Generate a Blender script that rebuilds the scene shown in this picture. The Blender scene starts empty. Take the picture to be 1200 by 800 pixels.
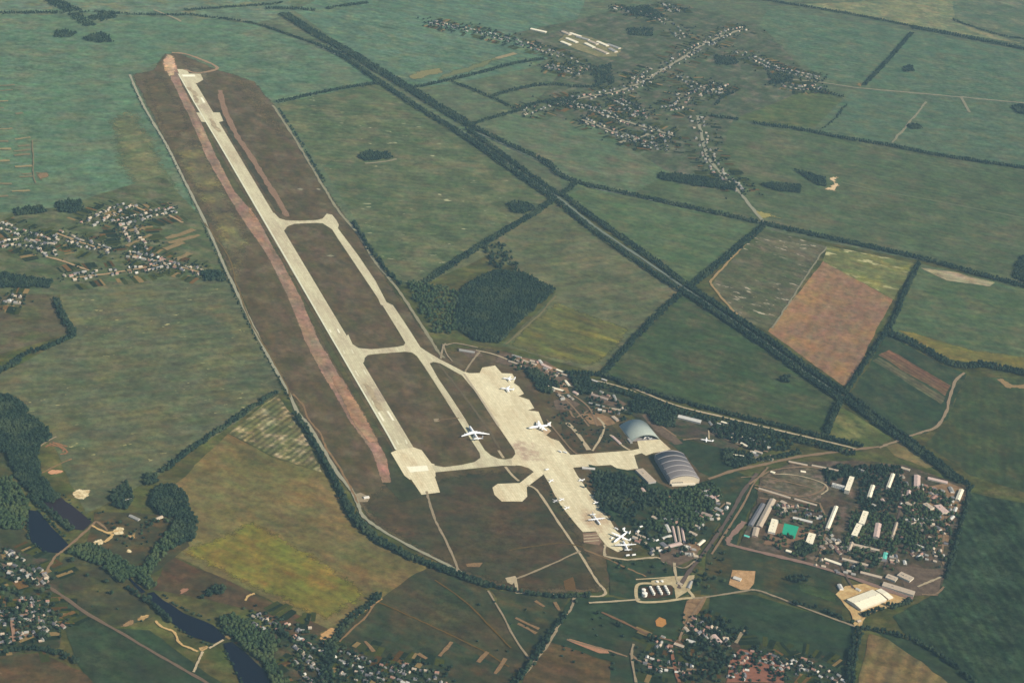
import bpy, bmesh, math, random
import numpy as np
from mathutils import Matrix, Vector
from mathutils.geometry import delaunay_2d_cdt
S = bpy.context.scene
COL = S.collection
rad = math.radians
# ------------------------------------------------------------------ camera
FPX, PITCH, ROLL, HGT = 2195.37, 0.45250, -0.12443, 2697.5
def setup_camera():
    c, s = math.cos(ROLL), math.sin(ROLL)
    R = Vector((1, 0, 0)); U = Vector((0, math.sin(PITCH), math.cos(PITCH))); F = Vector((0, math.cos(PITCH), -math.sin(PITCH)))
    right = c * R - s * U; up = s * R + c * U
    m = Matrix((right, up, -F)).transposed().to_4x4()
    m.translation = Vector((0, 0, HGT))
    cd = bpy.data.cameras.new('camera'); cam = bpy.data.objects.new('camera', cd); COL.objects.link(cam)
    cam.matrix_world = m
    cd.sensor_fit = 'HORIZONTAL'; cd.sensor_width = 36; cd.lens = 36 * FPX / 1200
    cd.clip_start = 5; cd.clip_end = 90000
    S.camera = cam
setup_camera()
def G(px, py):
    """where the line of sight through this point of the photograph meets the level ground"""
    u, v = px - 600, py - 400
    c, s = math.cos(ROLL), math.sin(ROLL)
    x = (c * u - s * v) / FPX; y = -(s * u + c * v) / FPX
    cp, sp = math.cos(PITCH), math.sin(PITCH)
    t = HGT / (sp - y * cp)
    return (x * t, (cp + y * sp) * t)
# ------------------------------------------------------------------ sky, sun, exposure
SUN_EL, SUN_AZ = rad(37), rad(116)          # azimuth clockwise from +Y (the way the camera looks)
w = bpy.data.worlds.new('World'); S.world = w; w.use_nodes = True
nt = w.node_tree; bg = nt.nodes['Background']
sky = nt.nodes.new('ShaderNodeTexSky'); sky.sky_type = 'NISHITA'; sky.sun_disc = False
sky.sun_elevation = SUN_EL; sky.sun_rotation = SUN_AZ; sky.altitude = 100
nt.links.new(sky.outputs[0], bg.inputs[0]); bg.inputs[1].default_value = 0.08
sl = bpy.data.lights.new('sun', 'SUN'); sl.energy = 4.65; sl.angle = rad(0.5); sl.color = (1.0, 0.90, 0.73)
so = bpy.data.objects.new('sun', sl); COL.objects.link(so)
d = Vector((math.sin(SUN_AZ) * math.cos(SUN_EL), math.cos(SUN_AZ) * math.cos(SUN_EL), math.sin(SUN_EL)))
so.rotation_euler = d.to_track_quat('Z', 'Y').to_euler(); so.location = (0, 5000, 6000)
S.view_settings.view_transform = 'Standard'; S.view_settings.look = 'None'; S.view_settings.exposure = 0.68
S.view_settings.gamma = 1; S.view_settings.use_curve_mapping = False
S.cycles.max_bounces = 4; S.cycles.diffuse_bounces = 2; S.cycles.volume_bounces = 0; S.cycles.use_denoising = True
S.cycles.transparent_max_bounces = 8
# ------------------------------------------------------------------ the air
HAZE_DENS, HAZE_COL = 1.75e-5, (0.44, 0.73, 0.92)
def haze_box():
    me = bpy.data.meshes.new('haze'); b = bmesh.new(); bmesh.ops.create_cube(b, size=1.0)
    b.to_mesh(me); b.free()
    o = bpy.data.objects.new('haze', me); COL.objects.link(o)
    o.scale = (62000, 62000, HGT + 130); o.location = (0, 8000, (HGT + 130) / 2 - 1.5)
    m = bpy.data.materials.new('haze_air'); m.use_nodes = True; n = m.node_tree; n.nodes.clear()
    out = n.nodes.new('ShaderNodeOutputMaterial'); pv = n.nodes.new('ShaderNodeVolumePrincipled')
    pv.inputs['Color'].default_value = (*HAZE_COL, 1); pv.inputs['Density'].default_value = HAZE_DENS
    pv.inputs['Anisotropy'].default_value = 0.0
    n.links.new(pv.outputs[0], out.inputs['Volume']); me.materials.append(m)
    o['kind'] = 'stuff'; o['label'] = 'thin bluish summer haze lying over the whole plain'
haze_box()
# ------------------------------------------------------------------ helpers
rnd = random.Random(11)
NP = np.random.default_rng(5)
E_SUN, H_INF = np.array((1.499, 1.462, 1.388)), np.array((.305, .494, .594))
def lin(c):
    c = np.asarray(c, float) / 255
    return np.where(c <= .04045, c / 12.92, ((c + .055) / 1.055) ** 2.4)
def alb(c, p, low=(.008, .008, .008)):
    """base colour of a surface that looks like c (sRGB) through the air at p: the air and the daylight taken out"""
    x, y = G(*p); T = math.exp(-HAZE_DENS * math.sqrt(x * x + y * y + HGT * HGT))
    a = (lin(c) - H_INF * (1 - T)) / (E_SUN * T)
    return tuple(float(v) for v in np.clip(a, low, .85))
def ftone(c, p):
    c = np.array(c, float)
    if c[1] > c[0]:
        L = c @ (.3, .59, .11); c = L + np.interp(p[1], (250, 430, 800), (.76, .72, .95)) * (c - L) + np.array([np.interp(p[1], (200, 500), (5, 2)), 1, np.interp(p[1], (200, 500), (1, 3))]) + np.interp(p[1], (250, 430, 800), (3, 0, -3))
    else: c = c * 1.03 + (2, 4, 8)
    return tuple(c)
def link(o, parent=None, **pr):
    COL.objects.link(o)
    if parent is not None: o.parent = parent
    for k, v in pr.items():
        if v is not None: o[k] = v
    return o
def mesh(name, verts, faces, mats, parent=None, mi=None, smooth=False, **pr):
    me = bpy.data.meshes.new(name); me.from_pydata(verts, [], faces)
    for m in (mats if isinstance(mats, (list, tuple)) else [mats]): me.materials.append(m)
    if mi is not None: me.polygons.foreach_set('material_index', mi)
    if smooth: me.polygons.foreach_set('use_smooth', [True] * len(me.polygons))
    return link(bpy.data.objects.new(name, me), parent, **pr)
def empty(name, loc, rz=0, **pr):
    o = bpy.data.objects.new(name, None); o.location = loc; o.rotation_euler = (0, 0, rz); o.empty_display_size = 5
    return link(o, None, **pr)
def dens(pts, step, closed=True):
    out = []
    n = len(pts)
    for i in range(n if closed else n - 1):
        a, b = pts[i], pts[(i + 1) % n]
        k = max(1, int(math.hypot(b[0] - a[0], b[1] - a[1]) / step))
        for j in range(k): out.append((a[0] + (b[0] - a[0]) * j / k, a[1] + (b[1] - a[1]) * j / k))
    if not closed: out.append(pts[-1])
    return out
def rough(pts, amp, step=22, closed=True):
    out = []; px = py = 0
    for x, y in dens(pts, step, closed):
        px = px * .6 + rnd.gauss(0, amp) * .6; py = py * .6 + rnd.gauss(0, amp) * .6
        out.append((x + px, y + py))
    return out
def M2(pts): return [G(*p) for p in pts]
def cen(pts): return (sum(p[0] for p in pts) / len(pts), sum(p[1] for p in pts) / len(pts))
def smoothline(pts, n=6):
    out = []
    for i in range(len(pts) - 1):
        p0 = pts[max(0, i - 1)]; p1 = pts[i]; p2 = pts[i + 1]; p3 = pts[min(len(pts) - 1, i + 2)]
        for j in range(n):
            t = j / n
            out.append(tuple(.5 * ((2 * p1[k]) + (-p0[k] + p2[k]) * t + (2 * p0[k] - 5 * p1[k] + 4 * p2[k] - p3[k]) * t * t + (-p0[k] + 3 * p1[k] - 3 * p2[k] + p3[k]) * t ** 3) for k in (0, 1)))
    out.append(pts[-1]); return out
# ------------------------------------------------------------------ materials
class NT:
    def __init__(s, name):
        s.m = bpy.data.materials.new(name); s.m.use_nodes = True; s.n = s.m.node_tree; s.n.nodes.clear()
        s.out = s.new('OutputMaterial'); s.pos = s.new('NewGeometry').outputs['Position']
    def new(s, t): return s.n.nodes.new('ShaderNode' + t)
    def l(s, a, b): s.n.links.new(a, b)
    def noise(s, vec, scale, detail=3, rough=.55):
        n = s.new('TexNoise'); n.inputs['Scale'].default_value = scale; n.inputs['Detail'].default_value = detail; n.inputs['Roughness'].default_value = rough
        s.l(vec, n.inputs['Vector']); return n.outputs['Fac']
    def mapped(s, ang, sx, sy):
        m = s.new('Mapping'); m.vector_type = 'TEXTURE'; m.inputs['Rotation'].default_value = (0, 0, ang); m.inputs['Scale'].default_value = (sx, sy, 1)
        s.l(s.pos, m.inputs['Vector']); return m.outputs[0]
    def rng(s, v, a, b, c, d):
        r = s.new('MapRange'); r.inputs[1].default_value = a; r.inputs[2].default_value = b; r.inputs[3].default_value = c; r.inputs[4].default_value = d
        s.l(v, r.inputs[0]); return r.outputs[0]
    def mix(s, f, a, b, mode='MIX'):
        m = s.new('Mix'); m.data_type = 'RGBA'; m.blend_type = mode
        for v, i in ((f, 0), (a, 6), (b, 7)):
            if hasattr(v, 'node'): s.l(v, m.inputs[i])
            elif i == 0: m.inputs[0].default_value = v
            else: m.inputs[i].default_value = (*v, 1)
        return m.outputs[2]
    def math(s, op, a, b):
        m = s.new('Math'); m.operation = op
        for i, v in enumerate((a, b)):
            if hasattr(v, 'node'): s.l(v, m.inputs[i])
            else: m.inputs[i].default_value = v
        return m.outputs[0]
    def scale(s, col, fac):
        m = s.new('VectorMath'); m.operation = 'SCALE'; s.l(col, m.inputs[0]); s.l(fac, m.inputs['Scale']); return m.outputs[0]
    def diffuse(s, col, soft=False):
        d = s.new('BsdfDiffuse'); d.inputs['Roughness'].default_value = .6
        if hasattr(col, 'node'): s.l(col, d.inputs[0])
        else: d.inputs[0].default_value = (*col, 1)
        if soft:        # ragged, thinning margin, as where sown land gives way to weeds
            at = s.new('Attribute'); at.attribute_name = 'inside'; tr = s.new('BsdfTransparent'); mx = s.new('MixShader')
            e = s.math('ADD', at.outputs['Fac'], s.rng(s.noise(s.pos, 1 / 16, 5, .75), .3, .7, -.42, .42))
            s.l(s.rng(e, .36, .64, 0, 1), mx.inputs[0]); s.l(tr.outputs[0], mx.inputs[1]); s.l(d.outputs[0], mx.inputs[2]); s.l(mx.outputs[0], s.out.inputs[0]); return s.m
        s.l(d.outputs[0], s.out.inputs[0]); return s.m
def fmat(name, a, b, ang=0.0, patch=260, streak=38, ratio=2.4, amt=.22, fine=.42, fleck=None, fl=(.66, .70), flsc=28, c=None, csz=120, row=0, rowamt=.2, soft=False):
    """worked land: two tints in broad patches, a third in smaller ones, streaks along the working direction, fine grain, bare flecks"""
    t = NT(name); off = t.mapped(0, 1, 1)
    col = t.mix(t.rng(t.noise(off, 1 / patch, 4, .62), .40, .60, 0, 1), a, b)
    if c is not None: col = t.mix(t.rng(t.noise(t.mapped(ang, ratio * .4, 1), 1 / csz, 4, .65), .48, .64, 0, .9), col, c)
    col = t.mix(t.rng(t.noise(t.mapped(ang, 2, 1), 1 / 33, 4, .7), .35, .65, 0, .5), col, a)
    s1 = t.rng(t.noise(t.mapped(ang, ratio, 1), 1 / streak, 5, .65), .3, .7, 1 - amt, 1 + amt)
    s2 = t.rng(t.noise(off, 1 / 24, 5, .75), .3, .7, 1 - fine, 1 + fine)
    s3 = t.rng(t.noise(off, 1 / 90, 4, .6), .3, .7, 1 - amt * 1.1, 1 + amt * 1.1)
    k = t.math('MULTIPLY', t.math('MULTIPLY', s1, s2), s3)
    if row:
        wv = t.new('TexWave'); wv.wave_type = 'BANDS'; wv.bands_direction = 'Y'; wv.inputs['Scale'].default_value = .314 / row; wv.inputs['Distortion'].default_value = 1.5; wv.inputs['Detail'].default_value = 2
        t.l(t.mapped(ang, 1, 1), wv.inputs['Vector']); k = t.math('MULTIPLY', k, t.rng(wv.outputs['Fac'], 0, 1, 1 - rowamt, 1 + rowamt))
    col = t.scale(col, k)
    hn = t.new('TexNoise'); hn.inputs['Scale'].default_value = 1 / 42; hn.inputs['Detail'].default_value = 4; hn.inputs['Roughness'].default_value = .65; t.l(t.mapped(ang, 1.7, 1), hn.inputs['Vector'])
    hv = t.new('VectorMath'); hv.operation = 'MULTIPLY_ADD'; t.l(hn.outputs['Color'], hv.inputs[0]); hv.inputs[1].default_value = (.84, .54, .68); hv.inputs[2].default_value = (.58, .73, .66)
    col = t.mix(1.0, col, hv.outputs[0], 'MULTIPLY')
    if fleck is not None:
        f = t.math('MULTIPLY', t.rng(t.noise(t.mapped(ang, 2.2, 1), 1 / flsc, 3, .6), fl[0], fl[1], 0, 1), t.rng(t.noise(off, 1 / 300, 2), .42, .58, 0, 1))
        col = t.mix(f, col, fleck)
    return t.diffuse(col, soft)
def smat(name, a, var=.15, sc=6, b=None, bsc=40, soft=False):
    t = NT(name); col = t.mix(t.rng(t.noise(t.pos, 1 / bsc, 4, .6), .38, .62, 0, 1), a, b if b is not None else a)
    return t.diffuse(t.scale(col, t.rng(t.noise(t.pos, 1 / sc, 4, .7), .3, .7, 1 - var, 1 + var)), soft)
def pmat(name, col, rough=.6, metal=0, spec=.3):
    t = NT(name); p = t.new('BsdfPrincipled'); p.inputs['Roughness'].default_value = rough; p.inputs['Metallic'].default_value = metal; p.inputs['Specular IOR Level'].default_value = spec
    c = t.mix(0.5, col, col); c = t.scale(c, t.rng(t.noise(t.pos, .25, 4, .7), .3, .7, .86, 1.12)); t.l(c, p.inputs[0]); t.l(p.outputs[0], t.out.inputs[0]); return t.m
# ------------------------------------------------------------------ level sheets
Z = [0.2]
def outline_mesh(name, pts, mat, z, kind, w_=0):
    """a level sheet inside an outline, triangulated without overlaps; with w_, 'inside' rises from 0 at the margin to 1 at w_ metres in"""
    P = np.asarray(pts); n = len(P); free = []
    def dist(Q):
        best = np.full(len(Q), 1e9)
        for i in range(n):
            a, d = P[i - 1], P[i] - P[i - 1]; L2 = max(float(d @ d), 1e-9); t = np.clip(((Q - a) @ d) / L2, 0, 1)
            best = np.minimum(best, np.hypot(*(Q - a - t[:, None] * d).T))
        return best
    if w_:
        T = np.roll(P, -1, 0) - np.roll(P, 1, 0); T /= np.maximum(np.hypot(*T.T), 1e-9)[:, None]; N = np.stack([-T[:, 1], T[:, 0]], 1)
        for sg in (1, -1):
            for f in (1.0, .5):
                Q = P + N * sg * w_ * f; Q = Q[inpoly(Q, P)]
                if len(Q): free.append(Q[dist(Q) > w_ * f * .9])
    V = np.concatenate([P] + free) if free else P
    c0 = P.mean(0)
    vo, _e, fo, *_r = delaunay_2d_cdt([Vector((float(x), float(y))) for x, y in V - c0], [(i, (i + 1) % n) for i in range(n)], [], 1, 1e-4)
    vo = np.array([(v.x, v.y) for v in vo]) + c0
    o = mesh(name, [(float(x), float(y), z) for x, y in vo], [tuple(f) for f in fo], mat, kind=kind)
    if w_:
        at = o.data.attributes.new('inside', 'FLOAT', 'POINT'); at.data.foreach_set('value', np.clip(dist(vo) / w_, 0, 1).astype(np.float32))
    return o
def inpoly(P, poly):
    x, y = P[:, 0], P[:, 1]; c = np.zeros(len(P), bool); q = np.asarray(poly)
    for i in range(len(q)):
        (x1, y1), (x2, y2) = q[i], q[i - 1]
        with np.errstate(divide='ignore', invalid='ignore'): c ^= ((y1 > y) != (y2 > y)) & (x < (x2 - x1) * (y - y1) / (y2 - y1) + x1)
    return c
def sheet(name, px, mat, z=None, jit=0, kind='structure', step=22, soft=0, **pr):
    pts = M2(px)
    if jit: pts = rough(pts, jit, max(step, 3.2 * jit) if step > 10 else step)
    if z is None: Z[0] += .015; z = Z[0]
    if soft: pts = dens(pts, max(6, soft * .8))
    return outline_mesh(name, pts, mat, z, kind, soft)
RZ = [1.7]
def ribbon(name, px, width, mat, z=None, jit=0, kind='structure', sm=True, **pr):
    pts = M2(px)
    if sm and len(pts) > 2: pts = smoothline(pts)
    if jit: pts = rough(pts, jit, 18, False)
    if z is None: RZ[0] += .012; z = RZ[0]
    vs = []; n = len(pts)
    for i, (x, y) in enumerate(pts):
        a = pts[max(0, i - 1)]; b = pts[min(n - 1, i + 1)]; dx, dy = b[0] - a[0], b[1] - a[1]; L = math.hypot(dx, dy) or 1
        w_ = width / 2 * (1 + (rnd.uniform(-.3, .3) if jit else 0))
        vs += [(x - dy / L * w_, y + dx / L * w_, z), (x + dy / L * w_, y - dx / L * w_, z)]
    return mesh(name, vs, [(2 * i, 2 * i + 1, 2 * i + 3, 2 * i + 2) for i in range(n - 1)], mat, kind=kind, **pr)
# ------------------------------------------------------------------ the plain and its fields
GND = fmat('plain', alb((84, 96, 78), (600, 400)), alb((92, 96, 80), (600, 400)), 0, 200, 60, 3, .35, c=alb((104, 102, 84), (600, 400)), csz=60)
mesh('ground', [(-30000, -22000, 0), (30000, -22000, 0), (30000, 38000, 0), (-30000, 38000, 0)], [(0, 1, 2, 3)], GND, kind='structure')
def ang(p, q):
    a, b = G(*p), G(*q); return math.atan2(b[1] - a[1], b[0] - a[0])
LAND = (.020, .033, .015)          # no turf is darker than this
def field(px, a, b, dirn=None, name='field', jit=3, soft=0, **kw):
    c = cen(px); g = rnd.uniform(.95, 1.03); a = tuple(v * g for v in a); b = tuple(v * g for v in b); kw.setdefault('row', rnd.choice((0, 34, 46))); kw.setdefault('rowamt', .06); th = ang(*dirn) if dirn else ang(px[0], px[1])
    for k in ('c', 'fleck'):
        if k in kw: kw[k] = alb(ftone(kw[k], c), c, LAND)
    return sheet(name, px, fmat(name, alb(ftone(a, c), c, LAND), alb(ftone(b, c), c, LAND), th, soft=bool(soft), **kw), jit=jit, soft=soft)
field([(-90, -60), (1300, -60), (1300, 350), (1000, 290), (895, 270), (800, 252), (660, 245), (500, 330), (440, 290), (250, 300), (-90, 345)], (84, 112, 92), (88, 110, 92), name='far_meadows', c=(98, 112, 92), jit=0)
# far fields, top row
field([(-60, -30), (330, -30), (345, 16), (300, 27), (215, 20), (135, 18), (-60, 17)], (92, 124, 108), (84, 116, 102), name='meadow', c=(110, 122, 98))
field([(-60, 17), (90, 18), (135, 20), (220, 20), (300, 29), (385, 58), (445, 97), (325, 122), (250, 78), (195, 68), (154, 90), (232, 250), (120, 246), (-60, 250)], (82, 120, 100), (78, 112, 96), ((0, 100), (100, 98)), c=(100, 118, 98), patch=400, csz=220, amt=.22)
field([(118, 140), (140, 128), (165, 126), (195, 175), (224, 230), (180, 236), (150, 225), (128, 190)], (98, 116, 90), (86, 112, 90), ((110, 140), (165, 135)), name='meadow', c=(122, 128, 94), csz=130, jit=8, soft=90)
field([(345, 12), (440, -30), (700, -30), (660, 60), (620, 80), (540, 97), (480, 104), (440, 82)], (84, 122, 106), (78, 114, 100), ((400, 40), (500, 60)), c=(100, 124, 100), patch=380)
field([(325, 122), (445, 97), (530, 150), (650, 228), (560, 290), (500, 332), (470, 335), (430, 282), (390, 215), (350, 158)], (80, 108, 88), (88, 112, 90), ((400, 230), (550, 240)), c=(110, 118, 92), fleck=(160, 160, 125), fl=(.64, .70), csz=170)
field([(500, 332), (560, 290), (655, 232), (800, 340), (770, 370), (705, 438), (590, 405), (653, 342), (612, 320), (572, 300)], (94, 108, 84), (84, 104, 82), ((620, 370), (760, 350)), c=(114, 110, 88), csz=200)
field([(625, 372), (650, 352), (740, 385), (725, 408), (690, 432), (592, 404)], (98, 106, 72), (86, 100, 74), ((630, 365), (735, 398)), c=(122, 122, 74), csz=60, streak=30, ratio=9, jit=5, soft=28)
field([(548, 150), (600, 172), (655, 206), (660, 228), (640, 222), (590, 190)], (88, 108, 92), (82, 112, 94), c=(104, 118, 96))
field([(662, 230), (692, 218), (800, 243), (895, 264), (845, 305), (804, 336), (740, 290)], (78, 108, 84), (84, 112, 88), ((700, 230), (860, 262)), c=(96, 112, 86))
field([(800, 345), (900, 408), (985, 470), (968, 510), (850, 487), (705, 440), (750, 393)], (70, 98, 76), (76, 104, 80), ((720, 430), (960, 500)), c=(96, 100, 80), csz=180)
field([(895, 267), (968, 289), (902, 390), (865, 370), (848, 352), (833, 334), (868, 292)], (92, 104, 86), (78, 102, 80), ((895, 267), (968, 289)), c=(112, 108, 90), fleck=(175, 165, 140), fl=(.60, .66), flsc=24, csz=130)
field([(965, 306), (1046, 351), (992, 455), (900, 388)], (138, 114, 92), (128, 108, 90), ((940, 340), (915, 375)), name='ploughed_field', c=(150, 122, 88), csz=200, amt=.14, row=40, rowamt=.05, jit=2)
field([(968, 288), (1074, 309), (1047, 351), (965, 306)], (112, 124, 84), (98, 116, 84), ((968, 290), (1070, 312)), c=(136, 138, 76), fleck=(178, 172, 128), fl=(.58, .64), flsc=40)
field([(1080, 310), (1210, 338), (1210, 440), (1150, 428), (1105, 420), (1043, 386)], (80, 108, 82), (86, 112, 86), ((1060, 350), (1190, 370)), c=(104, 116, 86))
field([(1045, 384), (1075, 390), (1140, 410), (1210, 418), (1210, 436), (1150, 428), (1105, 421)], (118, 113, 76), (108, 108, 76), ((1050, 388), (1140, 412)), jit=3, soft=14)
field([(1079, 314), (1120, 319), (1166, 331), (1160, 336), (1110, 329)], (152, 142, 114), (144, 134, 108), ((1080, 314), (1160, 331)), name='stubble_field')
field([(1040, 392), (1105, 428), (1133, 438), (1118, 470), (1110, 492), (1085, 508), (1055, 513), (992, 470)], (62, 92, 74), (70, 98, 78), ((1040, 400), (1120, 450)), c=(84, 98, 78))
field([(1029, 416), (1042, 409), (1113, 452), (1109, 464)], (118, 98, 82), (108, 94, 80), ((1042, 409), (1113, 452)), name='ploughed_field', row=18, rowamt=.16)
field([(1022, 422), (1030, 418), (1108, 466), (1104, 474)], (96, 96, 78), (82, 94, 78), ((1042, 409), (1113, 452)), row=18, rowamt=.16)
field([(1133, 440), (1210, 445), (1210, 580), (1135, 556), (1085, 520), (1112, 492), (1120, 470)], (74, 98, 76), (80, 100, 78), ((1150, 450), (1150, 560)), c=(88, 96, 74), csz=90, row=30, rowamt=.06)
field([(986, 476), (1045, 513), (1022, 526), (970, 512)], (92, 108, 74), (80, 100, 72), c=(128, 124, 86))
field([(1038, 522), (1060, 516), (1094, 546), (1085, 548), (1048, 534)], (130, 118, 88), (104, 108, 74))
field([(690, 216), (740, 190), (820, 138), (900, 148), (1040, 170), (1210, 200), (1210, 336), (1100, 307), (1000, 284), (895, 262), (800, 241)], (84, 112, 92), (80, 108, 88), ((850, 230), (1150, 290)), c=(102, 112, 92), patch=420, csz=260)
field([(900, 10), (1060, 35), (1210, 62), (1210, 125), (1100, 112), (1005, 100), (960, 90), (890, 30)], (80, 118, 102), (88, 120, 104), ((1000, 100), (1180, 125)), c=(104, 124, 102))
field([(1005, 102), (1210, 126), (1210, 198), (1040, 169), (950, 152), (985, 120)], (80, 116, 100), (86, 116, 98), ((1000, 110), (1180, 130)), c=(100, 118, 96))
field([(835, 135), (860, 100), (960, 105), (988, 115), (955, 150), (895, 146)], (82, 112, 92), (88, 116, 92), ((850, 110), (980, 125)), c=(102, 118, 90))
field([(900, -30), (1210, -30), (1210, 46), (1120, 25), (1090, 20), (1000, 12)], (88, 124, 110), (96, 124, 108), ((950, 0), (1100, 25)), c=(124, 134, 112), csz=220)
field([(940, 5), (1115, -2), (1120, 26), (1200, 52), (1060, 28)], (112, 130, 104), (98, 126, 106), ((950, 0), (1100, 25)), c=(140, 142, 110), csz=120, fleck=(165, 160, 125), fl=(.6, .7))
field([(560, 152), (605, 132), (660, 118), (760, 150), (790, 200), (742, 227), (692, 216), (655, 206)], (82, 114, 94), (86, 112, 92), ((600, 160), (740, 190)), c=(114, 110, 94), csz=200)
# left
field([(70, 345), (160, 333), (262, 322), (300, 390), (330, 458), (190, 553), (150, 578), (100, 602), (62, 520), (-60, 466), (-60, 445), (0, 438), (85, 394)], (92, 106, 82), (84, 100, 80), ((70, 350), (260, 335)), c=(108, 110, 78), csz=170, patch=330, fleck=(165, 160, 112), fl=(.66, .70), flsc=20)
field([(-60, 345), (68, 345), (76, 375), (86, 390), (-60, 432)], (86, 92, 76), (94, 92, 78), c=(80, 98, 74))
field([(325, 462), (345, 490), (378, 553), (320, 535), (268, 508)], (106, 112, 78), (94, 104, 76), ((300, 506), (336, 481)), name='garden_plots', row=19, rowamt=.30, c=(164, 148, 116), csz=45)
field([(213, 562), (268, 509), (320, 536), (380, 554), (410, 605), (428, 628), (502, 664), (447, 700), (385, 737), (290, 690), (200, 650), (232, 622), (195, 572)], (108, 103, 74), (99, 101, 72), ((220, 600), (420, 690)), c=(122, 104, 74), patch=300, csz=240, amt=.2)
field([(215, 640), (300, 605), (400, 665), (440, 695), (385, 735), (290, 690), (202, 650)], (104, 104, 60), (106, 101, 62), ((220, 645), (380, 725)), c=(124, 102, 66), patch=200, csz=150, jit=6, amt=.2, soft=45)
field([(198, 651), (290, 692), (384, 737), (350, 748), (300, 715), (255, 705), (180, 690)], (82, 74, 58), (74, 74, 54), c=(92, 76, 60))
field([(502, 664), (545, 680), (575, 692), (622, 780), (600, 790), (520, 745), (448, 700)], (76, 76, 56), (66, 74, 52), ((450, 700), (600, 780)), c=(84, 78, 58))
field([(390, 745), (448, 700), (520, 745), (602, 790), (590, 830), (380, 830)], (66, 76, 50), (76, 74, 50), ((450, 700), (600, 780)), c=(86, 78, 56), csz=90)
field([(575, 690), (610, 696), (668, 700), (625, 772), (620, 780)], (62, 76, 52), (70, 76, 54), c=(88, 82, 58), csz=70)
field([(672, 700), (718, 700), (742, 708), (800, 735), (790, 760), (640, 740)], (54, 72, 52), (60, 78, 58), c=(72, 78, 54))
field([(636, 745), (716, 775), (716, 830), (605, 830), (618, 780)], (96, 84, 54), (84, 78, 50), ((640, 760), (715, 780)), c=(74, 76, 52))
field([(640, 735), (700, 745), (800, 760), (830, 790), (830, 830), (716, 830), (716, 775), (640, 750)], (52, 66, 50), (58, 70, 54), c=(74, 74, 58))
field([(832, 697), (885, 697), (1002, 735), (995, 830), (830, 830), (826, 740)], (50, 72, 56), (56, 74, 54), ((860, 710), (990, 750)), c=(62, 72, 54))
field([(720, 702), (812, 702), (800, 735), (744, 710)], (58, 78, 54), (62, 78, 56))
field([(830, 640), (860, 640), (985, 672), (992, 705), (985, 728), (920, 704), (885, 693), (822, 697)], (70, 78, 58), (58, 72, 56), ((860, 645), (980, 672)), c=(90, 84, 64), csz=80)
field([(930, 678), (990, 695), (985, 712), (930, 694)], (78, 98, 58), (60, 78, 56), ((930, 680), (985, 700)), jit=3, soft=24)
field([(1019, 742), (1060, 757), (1110, 790), (1130, 830), (1000, 830)], (124, 108, 78), (112, 102, 74), ((1040, 750), (1020, 800)), name='stubble_field', c=(94, 96, 66), csz=110, row=40, rowamt=.2)
field([(1022, 738), (1060, 748), (1155, 795), (1180, 830), (1140, 830), (1080, 775)], (72, 84, 56), (62, 78, 54))
field([(1120, 575), (1140, 578), (1210, 592), (1210, 830), (1180, 830), (1060, 742), (1045, 722), (1095, 697), (1112, 660), (1126, 610)], (38, 68, 58), (48, 72, 58), ((1110, 600), (1190, 720)), c=(60, 80, 60), csz=70, patch=200, row=30, rowamt=.16, amt=.45, fine=.6)
field([(75, 652), (120, 652), (165, 695), (190, 712), (170, 728), (130, 735), (75, 700), (62, 680)], (72, 80, 52), (80, 78, 54), c=(92, 96, 50))
field([(64, 690), (130, 736), (175, 738), (260, 800), (290, 830), (120, 830), (90, 780)], (58, 68, 46), (66, 66, 46), c=(72, 74, 48))
field([(-60, 775), (45, 765), (95, 785), (140, 830), (-60, 830)], (88, 76, 58), (80, 74, 56), c=(70, 74, 54), fleck=(130, 112, 92))
field([(110, 600), (160, 600), (205, 605), (222, 640), (175, 675), (130, 650), (100, 640)], (76, 76, 56), (66, 78, 58), c=(94, 82, 64), csz=60)
field([(-60, 470), (10, 500), (20, 560), (15, 610), (60, 650), (-60, 660)], (64, 82, 62), (74, 84, 60), c=(96, 92, 66))
field([(0, 640), (70, 650), (75, 700), (70, 760), (-60, 775), (-60, 640)], (62, 70, 54), (72, 72, 56), c=(96, 82, 72), csz=60)
# villages: gardens and yards
field([(-60, 262), (80, 240), (190, 205), (232, 250), (262, 320), (160, 334), (70, 345), (-60, 342)], (74, 98, 78), (82, 100, 80), ((0, 300), (230, 330)), name='village_green', c=(108, 106, 88), csz=60)
field([(600, 40), (780, 0), (890, 30), (960, 100), (860, 140), (830, 210), (780, 200), (700, 150), (620, 130), (660, 80)], (80, 108, 96), (86, 110, 98), ((640, 130), (860, 40)), name='village_green', c=(112, 118, 106), csz=80)
field([(300, 735), (345, 745), (388, 738), (440, 770), (500, 790), (520, 830), (280, 830)], (62, 70, 54), (74, 70, 56), ((330, 740), (480, 800)), name='village_green', c=(104, 90, 72), csz=50)
field([(795, 738), (850, 745), (1000, 775), (1000, 830), (790, 830)], (54, 62, 54), (70, 66, 56), name='village_green', c=(92, 78, 68), csz=50)
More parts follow.
